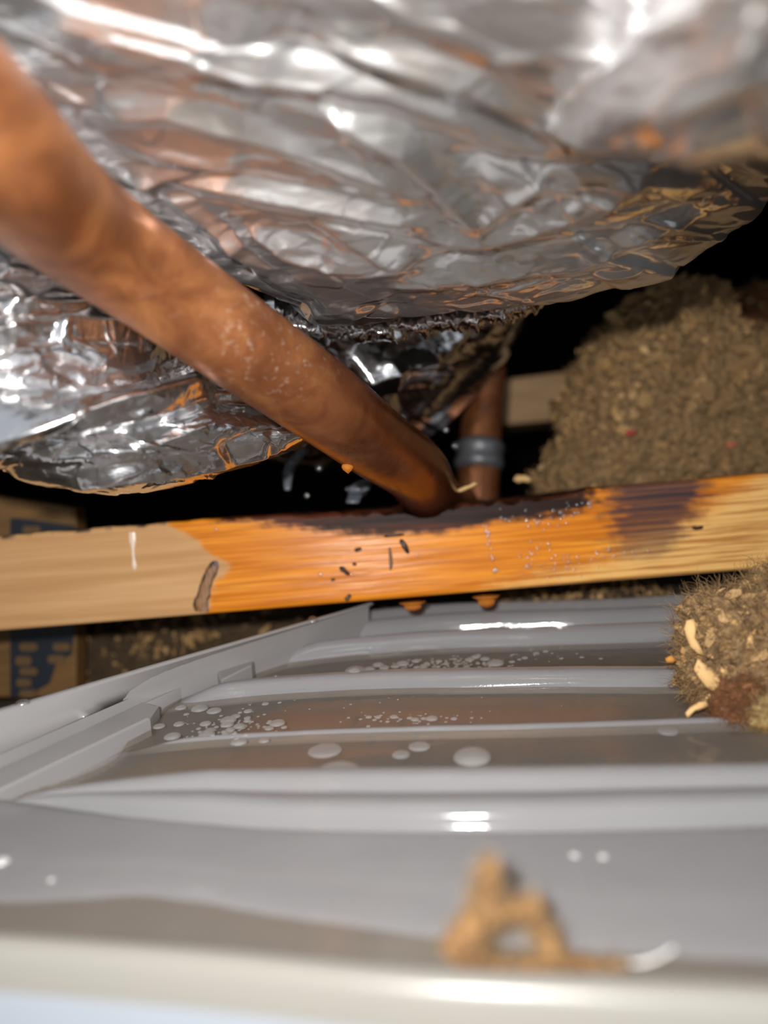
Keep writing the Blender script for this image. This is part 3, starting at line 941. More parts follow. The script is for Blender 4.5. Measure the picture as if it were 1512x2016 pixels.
def surf_z(x, y):
    i = np.clip(np.searchsorted(gx_, x), 1, len(gx_) - 1); j = int(np.argmin(np.abs(Y[i] - y)))
    return max(ZW, Zt[i, j])
def bubble(px, py, rpx, label, group, me_=None, name='air_bubble', cat='bubble', flat=1.0):
    p = onz(px, py, ZW); d = p @ CF
    z = surf_z(p[0], p[1])
    r = rpx / F_PX * d
    o = bpy.data.objects.new(name, me_ or ME_BUB); COL.objects.link(o)
    o.location = (p[0], p[1], z + 0.00002); o.scale = (r, r, r * flat)
    o.rotation_euler = (0, 0, random.uniform(0, 6))
    tag(o, label, cat, group)
    return o
def cluster(n, cx, cy, sx_, sy_, rmin, rmax, label, group, slope=0.0, **kw):
    placed = []
    tries = 0
    while len(placed) < n and tries < 6000:
        tries += 1
        x = random.gauss(cx, sx_); y = cy + (x - cx) * slope + random.gauss(0, sy_)
        r = rmin + (rmax - rmin) * random.random() ** 2.6
        if any(((x - a) ** 2 + ((y - b) * 3.1) ** 2) < (0.80 * (r + c)) ** 2 for a, b, c in placed): continue
        placed.append((x, y, r))
        f = (r - rmin) / (rmax - rmin)
        size = 'large ' if f > 0.45 else 'mid-sized ' if f > 0.12 else 'tiny '
        side = ', left half' if x < cx else ', right half'
        bubble(x, y, r, size + label.replace('tiny ', '').replace('small ', '') + side, group, **kw)
cluster(80, 455, 1432, 52, 17, 2.5, 17, 'small clear bubble in the cluster beside the left end of the tray ridge', 'bubbles by the side ledge', -0.05)
cluster(110, 865, 1312, 66, 8, 3, 26, 'clear bubble in the crowded raft on the tray near the batten', 'bubble raft below the batten', -0.05)
cluster(34, 810, 1416, 62, 5, 2.5, 15, 'flat bubble in the thin line along the middle tray channel', 'bubbles in the middle channel', -0.02)
cluster(26, 1045, 1294, 55, 7, 2, 7, 'tiny bubble in the loose scatter right of the raft', 'bubbles right of the raft', -0.03)
cluster(24, 565, 1352, 36, 12, 2, 5, 'tiny water bead on the left part of the second tray ridge', 'beads on the second ridge', -0.1, me_=ME_DROP, name='water_drop', cat='drop')
cluster(26, 690, 1395, 160, 22, 1.6, 4, 'pin-sized bubble strewn across the middle of the tray water', 'pin-sized bubbles', -0.03)
bubble(666, 1527, 50, 'largest domed bubble on the tray, touching the big front ridge', None)
bubble(930, 1492, 38, 'wide lens-shaped bubble right of the largest one', None)
bubble(826, 1470, 22, 'flat oval bubble up and left of the lens-shaped bubble', None, flat=0.6)
bubble(790, 1486, 18, 'small flat bubble left of the oval one in the front channel', None, flat=0.6)
bubble(640, 1478, 34, 'flat bubble just above the largest bubble', None, flat=0.5)
bubble(393, 1396, 17, 'single round bubble at the corner of the side ledge', None)
bubble(700, 1345, 14, 'single bubble left of the raft on the tray ridge', None)
bubble(1315, 1440, 20, 'flat bubble beside the foot of the right insulation clump', None, flat=0.5)
for x, y, r, l in ((1132, 1705, 9, 'left of two white drops on the ribbed platform'), (1188, 1707, 9, 'right of two white drops on the ribbed platform'),
                   (102, 1740, 7, 'lone drop on the platform at the lower left'), (5, 1708, 16, 'large bright drop at the left edge of the picture')):
    bubble(x, y, r, l, None, ME_MILK, 'water_drop', 'drop')

def bead_on(world_p, nrm, r, label, group, me_=None, name='water_drop', stretch=1.0):
    o = bpy.data.objects.new(name, me_ or ME_DROP); COL.objects.link(o)
    z = Vector(nrm).normalized(); x = Vector((1, 0, 0)); y = z.cross(x).normalized(); x = y.cross(z)
    R = Matrix((x, y, z)).transposed().to_4x4()
    o.matrix_world = Matrix.Translation(Vector(world_p)) @ R @ Matrix.Diagonal((r, r * stretch, r, 1))
    tag(o, label, 'drop', group)
    return o
def on_front(px, py):
    q = bloc(px, py); return bwld(q[0], -0.00002, q[2])
FN = -EY
spots = []
def bead_line(pts, n, jit, r0, r1, label, group):
    ln = spline(pts, 60)
    for _ in range(n):
        c = ln[random.randrange(60)]
        x, y = c[0] + random.gauss(0, jit), c[1] + random.gauss(0, jit)
        lo = np.interp(x, [0, 1512], [1235, 1112]); hi = np.interp(x, [0, 1512], [1066, 940])
        y = min(max(y, hi), lo)
        r = random.uniform(r0, r1) * 1.35 / F_PX * 0.25
        bead_on(on_front(x, y), FN, r, label, group)
bead_line([(958, 1032), (962, 1060), (966, 1090), (975, 1125)], 26, 3, 1.6, 3.4, 'tiny bead of water along the upright drip line on the wet batten', 'beads along the drip line')
bead_line([(990, 1012), (1060, 1030), (1120, 1010), (1160, 990)], 34, 9, 1.6, 4.0, 'tiny water bead on the dark upper edge of the batten', 'beads on the dark edge')
bead_line([(1030, 1100), (1110, 1105), (1180, 1095), (1260, 1085)], 50, 9, 1.4, 3.0, 'tiny glinting bead on the batten face left of the black stain', 'beads beside the black stain')
bead_line([(1060, 1030), (1070, 1070), (1040, 1110), (1130, 1125)], 34, 12, 1.4, 3.2, 'tiny water bead scattered over the orange batten face', 'beads on the orange face')
for x, y, r, l in ((631, 1131, 5, 'single bead on the wet batten left of the dark flecks'), (693, 1131, 4, 'single bead on the wet batten touching a dark fleck'), (822, 1092, 4, 'single bead beside the forked dark splinter'), (425, 1042, 4, 'single bead on the batten above the knot')):
    bead_on(on_front(x, y), FN, r / F_PX * 0.25, l, None)

def hanging(px, py, d, r, length, label, m, wide=1.0):
    c = P(px, py, d)
    ring, seg = 14, 20
    V = []
    for i in range(ring + 1):
        t = i / ring
        rad = r * wide * (1 - t) ** 0.5 * (1 - 0.25 * math.sin(math.pi * min(1, t * 1.6))) if wide > 1.4 else r * (math.sin(math.pi * (0.30 + 0.70 * t)) / 0.81 if t > 0 else 0.92)
        rad = max(rad, 0.0) if i < ring else 0.00001
        for k in range(seg):
            a = 2 * math.pi * k / seg
            V.append((rad * math.cos(a), rad * math.sin(a) * (1 if wide <= 1.4 else 0.55), -t * length))
    F = [tuple(f)[::-1] for f in grid_faces(ring + 1, seg, True)] + [tuple(range(seg))]
    o = link('hanging_drop', mesh('hanging_drop', V, F), m)
    o.location = Vector(c)
    tag(o, label, 'drop'); return o
hanging(684, 913, 199, 0.0014, 0.0028, 'amber drop hanging from the underside of the copper pipe', M_AMBER)
hanging(957, 1174, 251.5, 0.0026, 0.0040, 'bright amber drop hanging under the batten nearer its middle', M_AMBER, 1.9)
hanging(812, 1186, 251.5, 0.0026, 0.0030, 'shallow amber drop hanging under the batten left of the bright one', M_AMBER, 1.9)

for x, y, d, r, l in ((878, 846, 300, 6, 'glinting drop under the far foil lobe'), (897, 878, 320, 7, 'glinting drop left of the grey pipe collar'),
                      (628, 922, 268, 7, 'glinting drop in the dark gap left of the hanging drop'), (604, 976, 268, 6, 'faint drop low in the dark gap under the foil'),
                      (684, 963, 262, 5, 'dim round drop beside the grey plastic scrap'), (718, 972, 262, 4, 'small bright drop on the grey plastic scrap')):
    p = P(x, y, d); bead_on(p, -CF, r / F_PX * d / 1000, l, None)

bead_on(Ac[np.argmin(np.abs(proj(Ac)[0] - 55))] + [0, 0, 0.0006], (0, 0, 1), 0.0016, 'drop sitting on top of the left side rim near the picture edge', None)
bead_on(Ac[np.argmin(np.abs(proj(Ac)[0] - 615))] + [0, 0, 0.0006], (0, -0.5, 1), 0.0017, 'drop on the side rim where it passes under the batten', None)
# run of water on the batten's pale end, its highlight painted white
def drip_run(pts, wid, label, m, name='drip_mark'):
    ln = spline(pts, 24); w = np.interp(np.linspace(0, 1, 24), np.linspace(0, 1, len(wid)), wid)
    V = []
    for i in range(24):
        for u in np.linspace(-1, 1, 7):
            q = bloc(ln[i][0] + u * w[i], ln[i][1])
            V.append(bwld(q[0], -0.00030 * (1 - u * u) - 0.00002, min(max(q[2], 0), B_H)))
    o = link(name, mesh(name, V, grid_faces(24, 7)), m)
    tag(o, label, 'mark'); return o
M_WHITE = mat_simple('glint_white', lin(236, 212, 190), 0.25, 0, 0.15, 300)  # white put in for the shine along the wet run
M_FLECK = mat_simple('black_bark', lin(48, 32, 26), 0.35, 0, 0.5, 400)
M_GREYRUN = mat_simple('grey_run', lin(112, 84, 60), 0.3, 0, 0.3, 300)
drip_run([(260, 1048), (261, 1068), (262, 1090), (264, 1110), (265, 1122)], [6, 6.5, 3, 3, 5, 1.5], 'painted white glint of a wet drip on the pale left end of the batten', M_WHITE)
drip_run([(767, 1078), (769, 1095), (770, 1110), (769, 1122)], [2, 3.4, 3.6, 2], 'grey streak running down the wet batten beside the forked splinter', M_GREYRUN)

def fleck(pts, w, label):
    ln = np.array([on_front(x, y) for x, y in spline(pts, 10)]) + FN * 0.0003
    r = w / F_PX * 0.25 * np.interp(np.linspace(0, 1, 10), [0, 0.2, 0.8, 1], [0.35, 1, 0.9, 0.3]) * (1 + 0.25 * np.array([float(noise3(i * 0.9, pts[0][0], 0.3)) for i in range(10)]))
    V = tube_verts(ln, r, 8)
    F = [tuple(f) for f in grid_faces(10, 8, True)] + [tuple(range(8))[::-1], tuple(range(72, 80))]
    o = link('dark_fleck', mesh('dark_fleck', V, F), M_FLECK)
    tag(o, label, 'debris'); return o
fleck([(788, 1062), (796, 1074), (804, 1090)], 5.5, 'thickest dark splinter stuck on the wet batten')
fleck([(756, 1056), (774, 1054), (796, 1052)], 3.2, 'thin dark splinter lying level above the thickest one')
fleck([(669, 1116), (679, 1124), (688, 1132)], 5, 'dark fleck beside a bead left of the splinters')
fleck([(680, 1181), (685, 1177), (690, 1170)], 4.5, 'lowest dark fleck near the batten bottom edge')
fleck([(698, 1084), (704, 1082), (712, 1080)], 4, 'grey-brown fleck highest on the wet face')
fleck([(652, 1142), (656, 1141), (660, 1140)], 3, 'tiny black speck left of the dark fleck')
fleck([(694, 1112), (698, 1110), (702, 1112)], 3, 'tiny grey speck just right of the dark fleck')
fleck([(1362, 1038), (1372, 1040), (1384, 1037)], 4, 'small dark speck right of the black stain')

# ------------------------------------------------------------------ loose insulation
FL_COLS = [(170, 134, 86), (212, 170, 112), (196, 154, 98), (142, 110, 72), (226, 186, 130), (178, 140, 92), (122, 94, 62), (206, 166, 114)]
M_FLAKE = mat_fluff('paper_flakes', FL_COLS)
M_FLAKES = mat_fluff('paper_flake_mass', FL_COLS, island=True)
M_FIBRE = mat_fluff('fibres', [(140, 110, 74), (176, 140, 94), (112, 88, 60), (196, 160, 110)], island=True)
M_MASS = mat_mass('matted_fibre', [(66, 50, 34), (122, 96, 66), (164, 132, 90), (196, 162, 114)])
M_PALE = mat_simple('pale_flake', lin(226, 184, 124), 0.8, 0, 0.18, 250)
M_RUST = mat_mass('rust_fibre', [(92, 56, 34), (134, 88, 54), (160, 110, 70)])
M_YELLOW = mat_mass('yellow_fibre', [(160, 128, 80), (206, 176, 118), (222, 196, 140)])

def flake_shape(seed, n=8):
    r = np.random.default_rng(seed)
    a = np.sort(r.uniform(0, 2 * np.pi, n)) * 0.3 + np.linspace(0, 2 * np.pi, n, endpoint=False) * 0.7
    rad = r.uniform(0.6, 1.1, n)
    x, y = rad * np.cos(a) * 1.35, rad * np.sin(a) * 0.72
    z = 0.18 * np.sin(x * 2 + seed) + 0.12 * r.normal(size=n)
    top = np.stack([x, y, z + 0.06], 1); bot = np.stack([x, y, z - 0.06], 1)
    V = np.concatenate([top, bot, [[0, 0, 0.16], [0, 0, -0.02]]])
    F = []
    for i in range(n):
        j = (i + 1) % n
        F += [(i, j, 2 * n), (n + j, n + i, 2 * n + 1), (i, n + i, n + j), (i, n + j, j)]
    return V, np.array(F)
FL = [flake_shape(s) for s in range(6)]
FL_ME = []
for i, (v, f) in enumerate(FL):
    me = mesh('flake', v, f, False); me.materials.append(M_FLAKE); FL_ME.append(me)

def rot_to(n, r):
    n = n / np.linalg.norm(n)
    t = r.normal(size=3); t -= n * (t @ n); t /= np.linalg.norm(t)
    return np.stack([t, np.cross(n, t), n], 1)

def blob(outline_px, center_px, d, depth_mm, seed, rough=0.1, res=80, freq=300):
    """closed lump: outline given in the picture at distance d, real thickness depth_mm each way; returns vertices/normals/faces"""
    o = np.array(outline_px, float); c = np.array(center_px, float)
    ang = np.arctan2(o[:, 1] - c[1], o[:, 0] - c[0]); rad = np.hypot(*(o - c).T)
    k = np.argsort(ang); ang, rad = ang[k], rad[k]
    ang = np.concatenate([ang - 2 * np.pi, ang, ang + 2 * np.pi]); rad = np.concatenate([rad] * 3)
    nu, nv = res * 2, res
    th = np.linspace(0, 2 * np.pi, nu, endpoint=False); ph = np.linspace(0.001, np.pi - 0.001, nv)
    TH, PH = np.meshgrid(th, ph, indexing='ij')
    R = np.interp(TH, ang, rad) if True else 0
    s = np.sin(PH) ** 0.7
    C0 = P(c[0], c[1], d)
    mm = d / F_PX / 1000.0
    dirs = np.cos(TH)[..., None] * CR - np.sin(TH)[..., None] * CU
    V = C0 + dirs * (R * s * mm)[..., None] + (-np.cos(PH) * depth_mm / 1000)[..., None] * CF
    N = dirs * np.sin(PH)[..., None] - np.cos(PH)[..., None] * CF
    h = fbm(V[..., 0] * freq, V[..., 1] * freq, V[..., 2] * freq + seed, 4)
    V = V + N * (h * rough * depth_mm / 1000)[..., None]
    return V, N, grid_faces(nv, nu, True) if False else np.stack([
        (np.arange(nu)[:, None] * nv + np.arange(nv - 1)[None, :]),
        (np.arange(nu)[:, None] * nv + np.arange(1, nv)[None, :]),
        (((np.arange(nu) + 1) % nu)[:, None] * nv + np.arange(1, nv)[None, :]),
        (((np.arange(nu) + 1) % nu)[:, None] * nv + np.arange(nv - 1)[None, :])], -1).reshape(-1, 4)[:, ::-1]

def fibres_mesh(name, pts, nrms, n, L, rad, r, curl=0.6, flat=0.35):
    V, F = [], []
    for i in range(n):
        k = r.integers(len(pts)); p = pts[k].copy(); dirn = nrms[k] * flat + r.normal(size=3) * 0.7
        dirn /= np.linalg.norm(dirn)
        l = L * r.uniform(0.4, 1.2); w = rad * r.uniform(0.6, 1.4)
        path = []
        for s in range(5):
            path.append(p.copy()); p = p + dirn * l / 4; dirn = dirn + r.normal(size=3) * curl * 0.5; dirn /= np.linalg.norm(dirn)
        a = r.normal(size=3); a -= dirn * (a @ dirn); a /= np.linalg.norm(a); b = np.cross(dirn, a)
        base = len(V)
        for s, q in enumerate(path):
            ww = w * (1 - 0.7 * (s / 4) ** 2)
            for kk in range(3):
                V.append(q + ww * (math.cos(kk * 2.094) * a + math.sin(kk * 2.094) * b))
        for s in range(4):
            for kk in range(3):
                k2 = (kk + 1) % 3
                F.append((base + s * 3 + kk, base + s * 3 + k2, base + s * 3 + 3 + k2, base + s * 3 + 3 + kk))
    return mesh(name, V, np.array(F))

def lump(name, label, outline, center, d, depth, seed, parts=0, mass=0, fib=0, fsize=0.002, flen=0.006, frad=0.00007, mm=None, rough=0.16, res=80, freq=300, front_only=True):
    V, N, F = blob(outline, center, d, depth, seed, rough, res, freq)
    base = np.array([V[..., 0].mean(), V[..., 1].mean(), V[..., 2].min()])
    root = empty(name, base)
    link('matted_body', mesh('matted_body', V - base, F), mm or M_MASS, root)
    r = np.random.default_rng(seed)
    pts, nr = V.reshape(-1, 3) - base, N.reshape(-1, 3)
    face = (nr @ -CF) > -0.15
    wts = np.sin(np.linspace(0.001, np.pi - 0.001, V.shape[1]))
    pr = np.tile(wts, V.shape[0]) * face; pr /= pr.sum()
    for k in r.choice(len(pts), parts, p=pr):
        o = bpy.data.objects.new('flake', FL_ME[r.integers(6)]); COL.objects.link(o); o.parent = root
        s = fsize * r.uniform(0.7, 1.6)
        R = rot_to(nr[k] + r.normal(size=3) * 0.5, r)
        p = pts[k] + nr[k] * s * 0.15
        o.matrix_basis = Matrix(((R[0, 0] * s, R[0, 1] * s, R[0, 2] * s, p[0]), (R[1, 0] * s, R[1, 1] * s, R[1, 2] * s, p[1]), (R[2, 0] * s, R[2, 1] * s, R[2, 2] * s, p[2]), (0, 0, 0, 1)))
    if mass:
        VV, FF, b0 = [], [], 0
        for k in r.choice(len(pts), mass, p=pr):
            v, f = FL[r.integers(6)]
            s = fsize * r.uniform(0.25, 0.75)
            R = rot_to(nr[k] + r.normal(size=3) * 0.7, r)
            VV.append((v * s) @ R.T + pts[k] + nr[k] * s * 0.3); FF.append(f + b0); b0 += len(v)
        o = link('crumbs', mesh('crumbs', np.concatenate(VV), np.concatenate(FF), False), M_FLAKES, root); o['kind'] = 'stuff'
    if fib:
        ks = r.choice(len(pts), 4000, p=pr)
        o = link('fibres', fibres_mesh('fibres', pts[ks], nr[ks], fib, flen, frad, r), M_FIBRE, root); o['kind'] = 'stuff'
    tag(root, label, 'insulation')
    return root, pts, nr

heap_out = [(1050, 960), (1075, 905), (1105, 860), (1098, 800), (1120, 760), (1135, 720), (1170, 665), (1215, 630), (1270, 588), (1330, 560), (1395, 568), (1418, 600), (1420, 650), (1470, 655), (1530, 640), (1640, 660), (1700, 780), (1690, 930), (1560, 1060), (1350, 1075), (1180, 1060), (1080, 1010)]
heap, hp, hn = lump('insulation_heap', 'big heap of brown flaky loose insulation behind the right end of the batten', heap_out, (1370, 830), 352, 34, 21, 300, 1500, 2600, 0.0034, 0.007, 0.00008, rough=0.15, res=110, freq=220)
# two odd coloured chips
for (x, y), col, l in (((1242, 852), (176, 70, 58), 'small red chip'), ((1440, 876), (188, 104, 78), 'small pinkish chip')):
    m = mat_simple('red_paper', lin(*col), 0.8)
    me = FL_ME[1].copy(); me.materials.clear(); me.materials.append(m)
    o = bpy.data.objects.new('flake', me); COL.objects.link(o); o.parent = heap
    p = P(x, y, 316) - np.array(heap.location); s = 0.0022
    o.matrix_basis = Matrix.Translation(Vector(p)) @ Matrix.Diagonal((s, s, s, 1)) @ Matrix.Rotation(1.2, 4, 'X')
    o['label'] = l

lump('insulation_clump', 'dim rounded clump of insulation far back at the right edge', [(1440, 640), (1430, 600), (1460, 575), (1520, 570), (1600, 600), (1640, 700), (1560, 760), (1460, 720)], (1540, 660), 470, 30, 5, 40, 300, 200, 0.003, mm=M_RUST)

clump_out = [(1338, 1315), (1345, 1270), (1350, 1225), (1352, 1195), (1385, 1168), (1430, 1172), (1452, 1185), (1470, 1150), (1512, 1125), (1580, 1118), (1680, 1180), (1700, 1330), (1640, 1425), (1520, 1437), (1460, 1432), (1420, 1425), (1395, 1400), (1375, 1360), (1352, 1340)]
clump, cp_, cn_ = lump('insulation_clump', 'frayed tan clump of insulation resting on the right side of the tray', clump_out, (1530, 1290), 178, 13, 33, 130, 700, 9000, 0.0014, 0.0062, 0.00007, rough=0.24, res=120, freq=420)
def ragged_flake(name, outline, d, m, parent, label=None, bulge=0.0006, thick=0.0003):
    o_ = np.array(outline, float); n = len(o_); c = o_.mean(0)
    base = np.array(parent.location)
    ring = [P(x, y, d + 1.2 * float(noise3(x * 0.03, y * 0.03, 1.0))) for x, y in o_]
    half = [P(*(c + (p - c) * 0.55), d - bulge * 600) for p in o_]
    ctr = P(c[0], c[1], d - bulge * 1000)
    V = np.array(ring + half + [ctr]); Vb = V + CF * thick
    V = np.concatenate([V, Vb]) - base; k = 2 * n + 1
    F = []
    for i in range(n):
        j = (i + 1) % n
        F += [(i, j, n + j, n + i), (n + i, n + j, 2 * n), (k + j, k + i, k + n + i, k + n + j), (k + n + j, k + n + i, k + 2 * n), (j, i, k + i, k + j)]
    o = link(name, mesh(name, V, F), m, parent)
    if label: o['label'] = label
    return o
ragged_flake('flake', [(1352, 1222), (1366, 1218), (1372, 1236), (1368, 1252), (1376, 1268), (1384, 1284), (1386, 1292), (1374, 1286), (1360, 1274), (1352, 1256), (1347, 1238)], 169, M_PALE, clump, 'pale curved strip of wood fibre')
ragged_flake('flake', [(1374, 1298), (1390, 1310), (1404, 1318), (1414, 1332), (1420, 1346), (1418, 1362), (1404, 1362), (1390, 1352), (1376, 1334), (1366, 1318)], 167, M_PALE, clump, 'large pale triangular chip')
ragged_flake('flake', [(1418, 1312), (1430, 1318), (1436, 1330), (1424, 1334), (1420, 1324)], 167, M_PALE, clump)
ragged_flake('flake', [(1374, 1384), (1390, 1380), (1396, 1390), (1378, 1398), (1364, 1402), (1354, 1414), (1350, 1404), (1360, 1392)], 163, M_PALE, clump, 'pale torn curl poking out to the left')
ragged_flake('flake', [(1470, 1258), (1478, 1242), (1486, 1262), (1482, 1280), (1472, 1276)], 166, M_PALE, clump)
ragged_flake('flake', [(1310, 1296), (1322, 1290), (1332, 1300), (1326, 1306), (1312, 1305)], 172, mat_simple('orange_paper', lin(190, 130, 60), 0.8), clump, 'small orange scrap at the left tip')
def patch(center, outline, d, depth, seed, m, label, nm):
    V, N, F = blob(outline, center, d, depth, seed, 0.35, 40, 500)
    base = np.array(clump.location)
    o = link(nm, mesh(nm, V - base, F), m, clump); o['label'] = label
    r = np.random.default_rng(seed)
    pts, nr = V.reshape(-1, 3), N.reshape(-1, 3)
    sel = (nr @ -CF) > 0
    f_ = link('fibres', fibres_mesh('fibres', (pts - base)[sel], nr[sel], 1300, 0.0042, 0.00006, r), m, o); f_['kind'] = 'stuff'
patch((1440, 1385), [(1418, 1345), (1450, 1335), (1500, 1345), (1512, 1365), (1470, 1375), (1450, 1400), (1440, 1426), (1412, 1428), (1404, 1400), (1412, 1370)], 167, 4, 51, M_RUST, 'rust brown fibre tuft', 'fibre_tuft')
patch((1490, 1400), [(1456, 1390), (1490, 1376), (1530, 1380), (1540, 1420), (1500, 1436), (1462, 1428)], 166, 5, 52, M_YELLOW, 'pale yellow fibre tuft', 'fibre_tuft')

# small tuft standing on the tray's front rim
def tuft():
    d = 84.0
    base = P(985, 1893, d)
    root = empty('fibre_tuft', base)
    r = np.random.default_rng(77)
    mt = mat_mass('tan_tuft', [(70, 50, 32), (128, 94, 58), (176, 136, 86)], 260)
    limbs = [([(885, 1880), (910, 1850), (940, 1815), (965, 1790)], [26, 30, 30, 24], 0),
             ([(900, 1890), (930, 1885), (965, 1892), (1000, 1900)], [16, 16, 10, 6], 0),
             ([(962, 1800), (958, 1770), (966, 1740), (960, 1712), (952, 1700)], [20, 19, 19, 20, 13], -3),
             ([(948, 1764), (936, 1760)], [9, 7], -3),
             ([(960, 1800), (1000, 1795), (1040, 1790), (1068, 1780)], [20, 19, 20, 16], -2),
             ([(1045, 1795), (1058, 1825), (1072, 1850), (1098, 1880)], [18, 16, 17, 18], 0),
             ([(1010, 1897), (1050, 1896), (1090, 1893), (1150, 1896), (1240, 1902)], [6, 10, 15, 10, 5], 1)]
    Vs, Fs, b0, pts, nrm = [], [], 0, [], []
    for pl, w, dz in limbs:
        n = 40; seg = 18
        ln = spline(pl, n); path = P(ln[:, 0], ln[:, 1], np.full(n, d + dz))
        rad = np.interp(np.linspace(0, 1, n), np.linspace(0, 1, len(w)), w) * d / F_PX / 1000
        rad[0] *= 0.3; rad[-1] *= 0.3
        V = tube_verts(path, rad, seg)
        c = path[:, None, :]; N = (V - c); N /= np.linalg.norm(N, axis=-1)[..., None] + 1e-9
        V = V + N * (fbm(V[..., 0] * 900, V[..., 1] * 900, V[..., 2] * 900) * 0.0009)[..., None]
        Vs.append((V - base).reshape(-1, 3)); Fs.append(grid_faces(n, seg, True) + b0); b0 += n * seg
        pts.append((V - base).reshape(-1, 3)); nrm.append(N.reshape(-1, 3))
    link('matted_body', mesh('matted_body', np.concatenate(Vs), np.concatenate(Fs)), mt, root)
    o = link('fibres', fibres_mesh('fibres', np.concatenate(pts), np.concatenate(nrm), 1300, 0.0024, 0.00006, r), M_FIBRE, root); o['kind'] = 'stuff'
    # white curl
    ln = spline([(1215, 1893), (1255, 1897), (1292, 1888), (1325, 1868)], 30)
    V = []
    for i in range(30):
        w = np.interp(i / 29, [0, 0.5, 1], [3, 9, 4])
        for u in np.linspace(-1, 1, 5):
            V.append(P(ln[i, 0], ln[i, 1] + u * w, d + 1.5 + 1.4 * u * u) - base)
    me = mesh('white_curl', V, grid_faces(30, 5))
    o = link('white_curl', me, M_WHITE_STRIP, root); o['label'] = 'thin white curled strip'
    md = o.modifiers.new('thick', 'SOLIDIFY'); md.thickness = 0.0003
    tag(root, 'small blurred tan fibre tuft with upright stub on the near tray rim', 'insulation')
M_WHITE_STRIP = mat_simple('white_strip', lin(232, 232, 228), 0.5)
tuft()

# crumbs lying under the batten
lump('insulation_crumbs', 'dark damp drift of insulation crumbs under the batten behind the tray', [(640, 1240), (680, 1205), (800, 1196), (950, 1194), (1100, 1180), (1300, 1165), (1500, 1140), (1700, 1130), (1750, 1200), (1700, 1300), (1300, 1330), (900, 1340), (660, 1320)], (1150, 1260), 318, 22, 61, 90, 1400, 600, 0.0022, 0.005, mm=mat_mass('damp_fibre', [(30, 24, 18), (66, 52, 38), (104, 84, 62)]), rough=0.14)
lump('insulation_drift', 'blurred brown drift of insulation under the left end of the batten', [(120, 1230), (250, 1220), (420, 1200), (560, 1190), (660, 1210), (640, 1300), (500, 1420), (300, 1470), (160, 1450), (110, 1340)], (360, 1320), 372, 26, 62, 80, 700, 300, 0.0030, 0.006, rough=0.16, mm=mat_mass('dusty_fibre', [(48, 38, 28), (86, 68, 48), (120, 96, 66)]))

# ------------------------------------------------------------------ background timber, printed board, scraps
def box_between(name, pts, depth_mm, m, parent=None, off=None):
    """hexahedron whose front face has the four corners pts [(px,py,d)*4]"""
    f = np.array([P(*p) for p in pts]); b = f + CF * depth_mm / 1000
    c = off if off is not None else np.zeros(3)
    V = np.concatenate([f, b]) - c
    F = [(0, 1, 2, 3), (7, 6, 5, 4), (0, 4, 5, 1), (1, 5, 6, 2), (2, 6, 7, 3), (3, 7, 4, 0)]
    me = mesh(name, V, F, False)
    o = link(name, me, m, parent)
    bv = o.modifiers.new('bevel', 'BEVEL'); bv.width = 0.0012; bv.segments = 2
    return o
M_PINE = mat_plain_wood('far_pine', lin(176, 138, 98), lin(204, 166, 122))
o = box_between('timber_block', [(980, 748, 480), (980, 838, 480), (1330, 805, 480), (1330, 705, 480)], 50, M_PINE)
tag(o, 'blurred tan timber end seen in the gap left of the insulation heap', 'timber')

board = empty('printed_board', P(40, 1372, 330))
bo = np.array(board.location)
M_OSB = mat_plain_wood('tan_board', lin(112, 80, 42), lin(140, 102, 54))  # tan lowered to hold the foil blanket's shadow in its colour
M_INK = mat_simple('navy_ink', lin(34, 40, 52), 0.5, 0, 0.25, 100)
M_CELL = mat_simple('ochre_print', lin(116, 88, 52), 0.6, 0, 0.2, 100)
box_between('panel', [(-240, 940, 330), (-240, 1374, 330), (150, 1374, 330), (150, 1000, 330)], 12, M_OSB, board, bo)
def decal(pts, d, m, nm, par=None):
    V = np.array([P(x, y, d) for x, y in pts]); Vb = V + CF * 0.0003
    n = len(pts)
    F = [tuple(range(n)), tuple(range(2 * n - 1, n - 1, -1))] + [(i, n + i, n + (i + 1) % n, (i + 1) % n) for i in range(n)]
    return link(nm, mesh(nm, np.concatenate([V, Vb]) - bo, F, False), m, par or board)
inkb = decal([(20, 1020), (34, 1020), (148, 1035), (148, 1230), (140, 1290), (112, 1300), (98, 1345), (60, 1368), (20, 1372)], 329.4, M_INK, 'printed_ink')
def rrect(x0, y0, x1, y1, r, k=5):
    pts = []
    for cx, cy, a0 in ((x1 - r, y0 + r, -90), (x1 - r, y1 - r, 0), (x0 + r, y1 - r, 90), (x0 + r, y0 + r, 180)):
        for i in range(k + 1):
            a = math.radians(a0 + 90 * i / k); pts.append((cx + r * math.cos(a), cy + r * math.sin(a)))
    return pts[::-1]
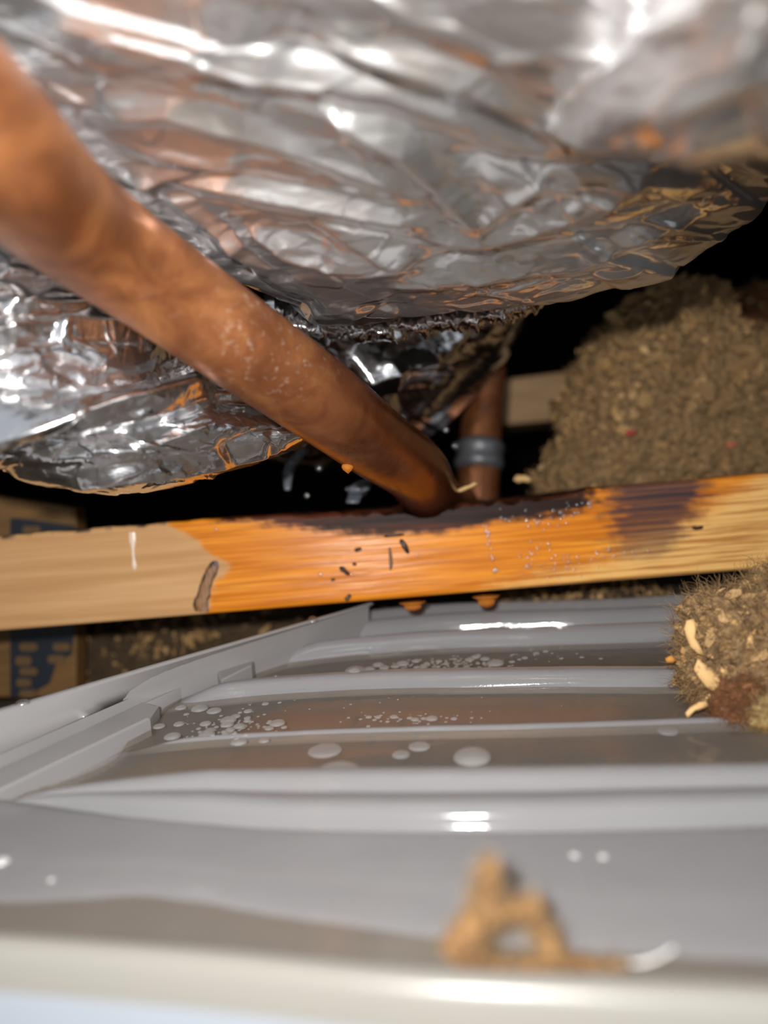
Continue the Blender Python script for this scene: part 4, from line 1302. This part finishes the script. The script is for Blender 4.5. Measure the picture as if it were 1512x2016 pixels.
for x0, y0, x1, y1 in ((38, 1266, 74, 1282), (30, 1292, 62, 1310), (38, 1314, 74, 1330), (32, 1336, 62, 1352), (38, 1358, 72, 1374),
                       (104, 1266, 138, 1282), (94, 1290, 128, 1306), (44, 1036, 80, 1052)):
    decal(rrect(x0, y0, x1, y1, 7), 328.9, M_CELL, 'printed_cell', inkb)
tag(board, 'blurred ochre board with navy printed cells behind the left end of the batten', 'board')

M_GREYP = mat_simple('grey_plastic', lin(110, 116, 124), 0.28, 0, 0.2, 60)
def scrap(name, ln, wid, d, label, tilt=2.0):
    l = spline(ln, 24); V = []
    for i in range(24):
        w = np.interp(i / 23, np.linspace(0, 1, len(wid)), wid)
        for u in np.linspace(-1, 1, 7):
            V.append(P(l[i][0] + u * w, l[i][1], d + tilt * u * u + 2.0 * math.sin(i * 0.5)))
    o = link(name, mesh(name, V, grid_faces(24, 7)), M_GREYP)
    md = o.modifiers.new('thick', 'SOLIDIFY'); md.thickness = 0.0005
    tag(o, label, 'scrap'); return o
scrap('plastic_strip', [(600, 885), (580, 905), (568, 930), (566, 965)], [8, 12, 10, 5], 262, 'curved grey plastic strip hanging in the dark gap under the foil')
scrap('plastic_scrap', [(722, 945), (708, 960), (700, 975), (694, 990)], [10, 22, 14, 12], 258, 'torn grey plastic scrap under the copper pipe at the batten')
# pale splinter and crumb on the batten's wet top
def chip(name, pts, w, d, m, label):
    ln = spline(pts, 14); path = P(ln[:, 0], ln[:, 1], np.full(14, d))
    rad = w / F_PX * d / 1000 * np.interp(np.linspace(0, 1, 14), [0, .2, .8, 1], [.2, 1, .9, .2])
    V = tube_verts(path, rad, 8); V = V + (0.0004 * fbm(V[..., 0] * 500, V[..., 1] * 500, V[..., 2] * 500))[..., None]
    F = [tuple(f) for f in grid_faces(14, 8, True)] + [tuple(range(8))[::-1], tuple(range(13 * 8, 14 * 8))]
    o = link(name, mesh(name, V, F), m); tag(o, label, 'debris'); return o
chip('wood_splinter', [(900, 966), (920, 960), (940, 950)], 3.5, 262, M_PALE, 'pale wood splinter lying on the dark wet batten top beside the pipe')
chip('insulation_crumb', [(1012, 945), (1028, 942), (1046, 946)], 8, 290, M_PALE, 'small pale crumb on the batten top left of the insulation heap')
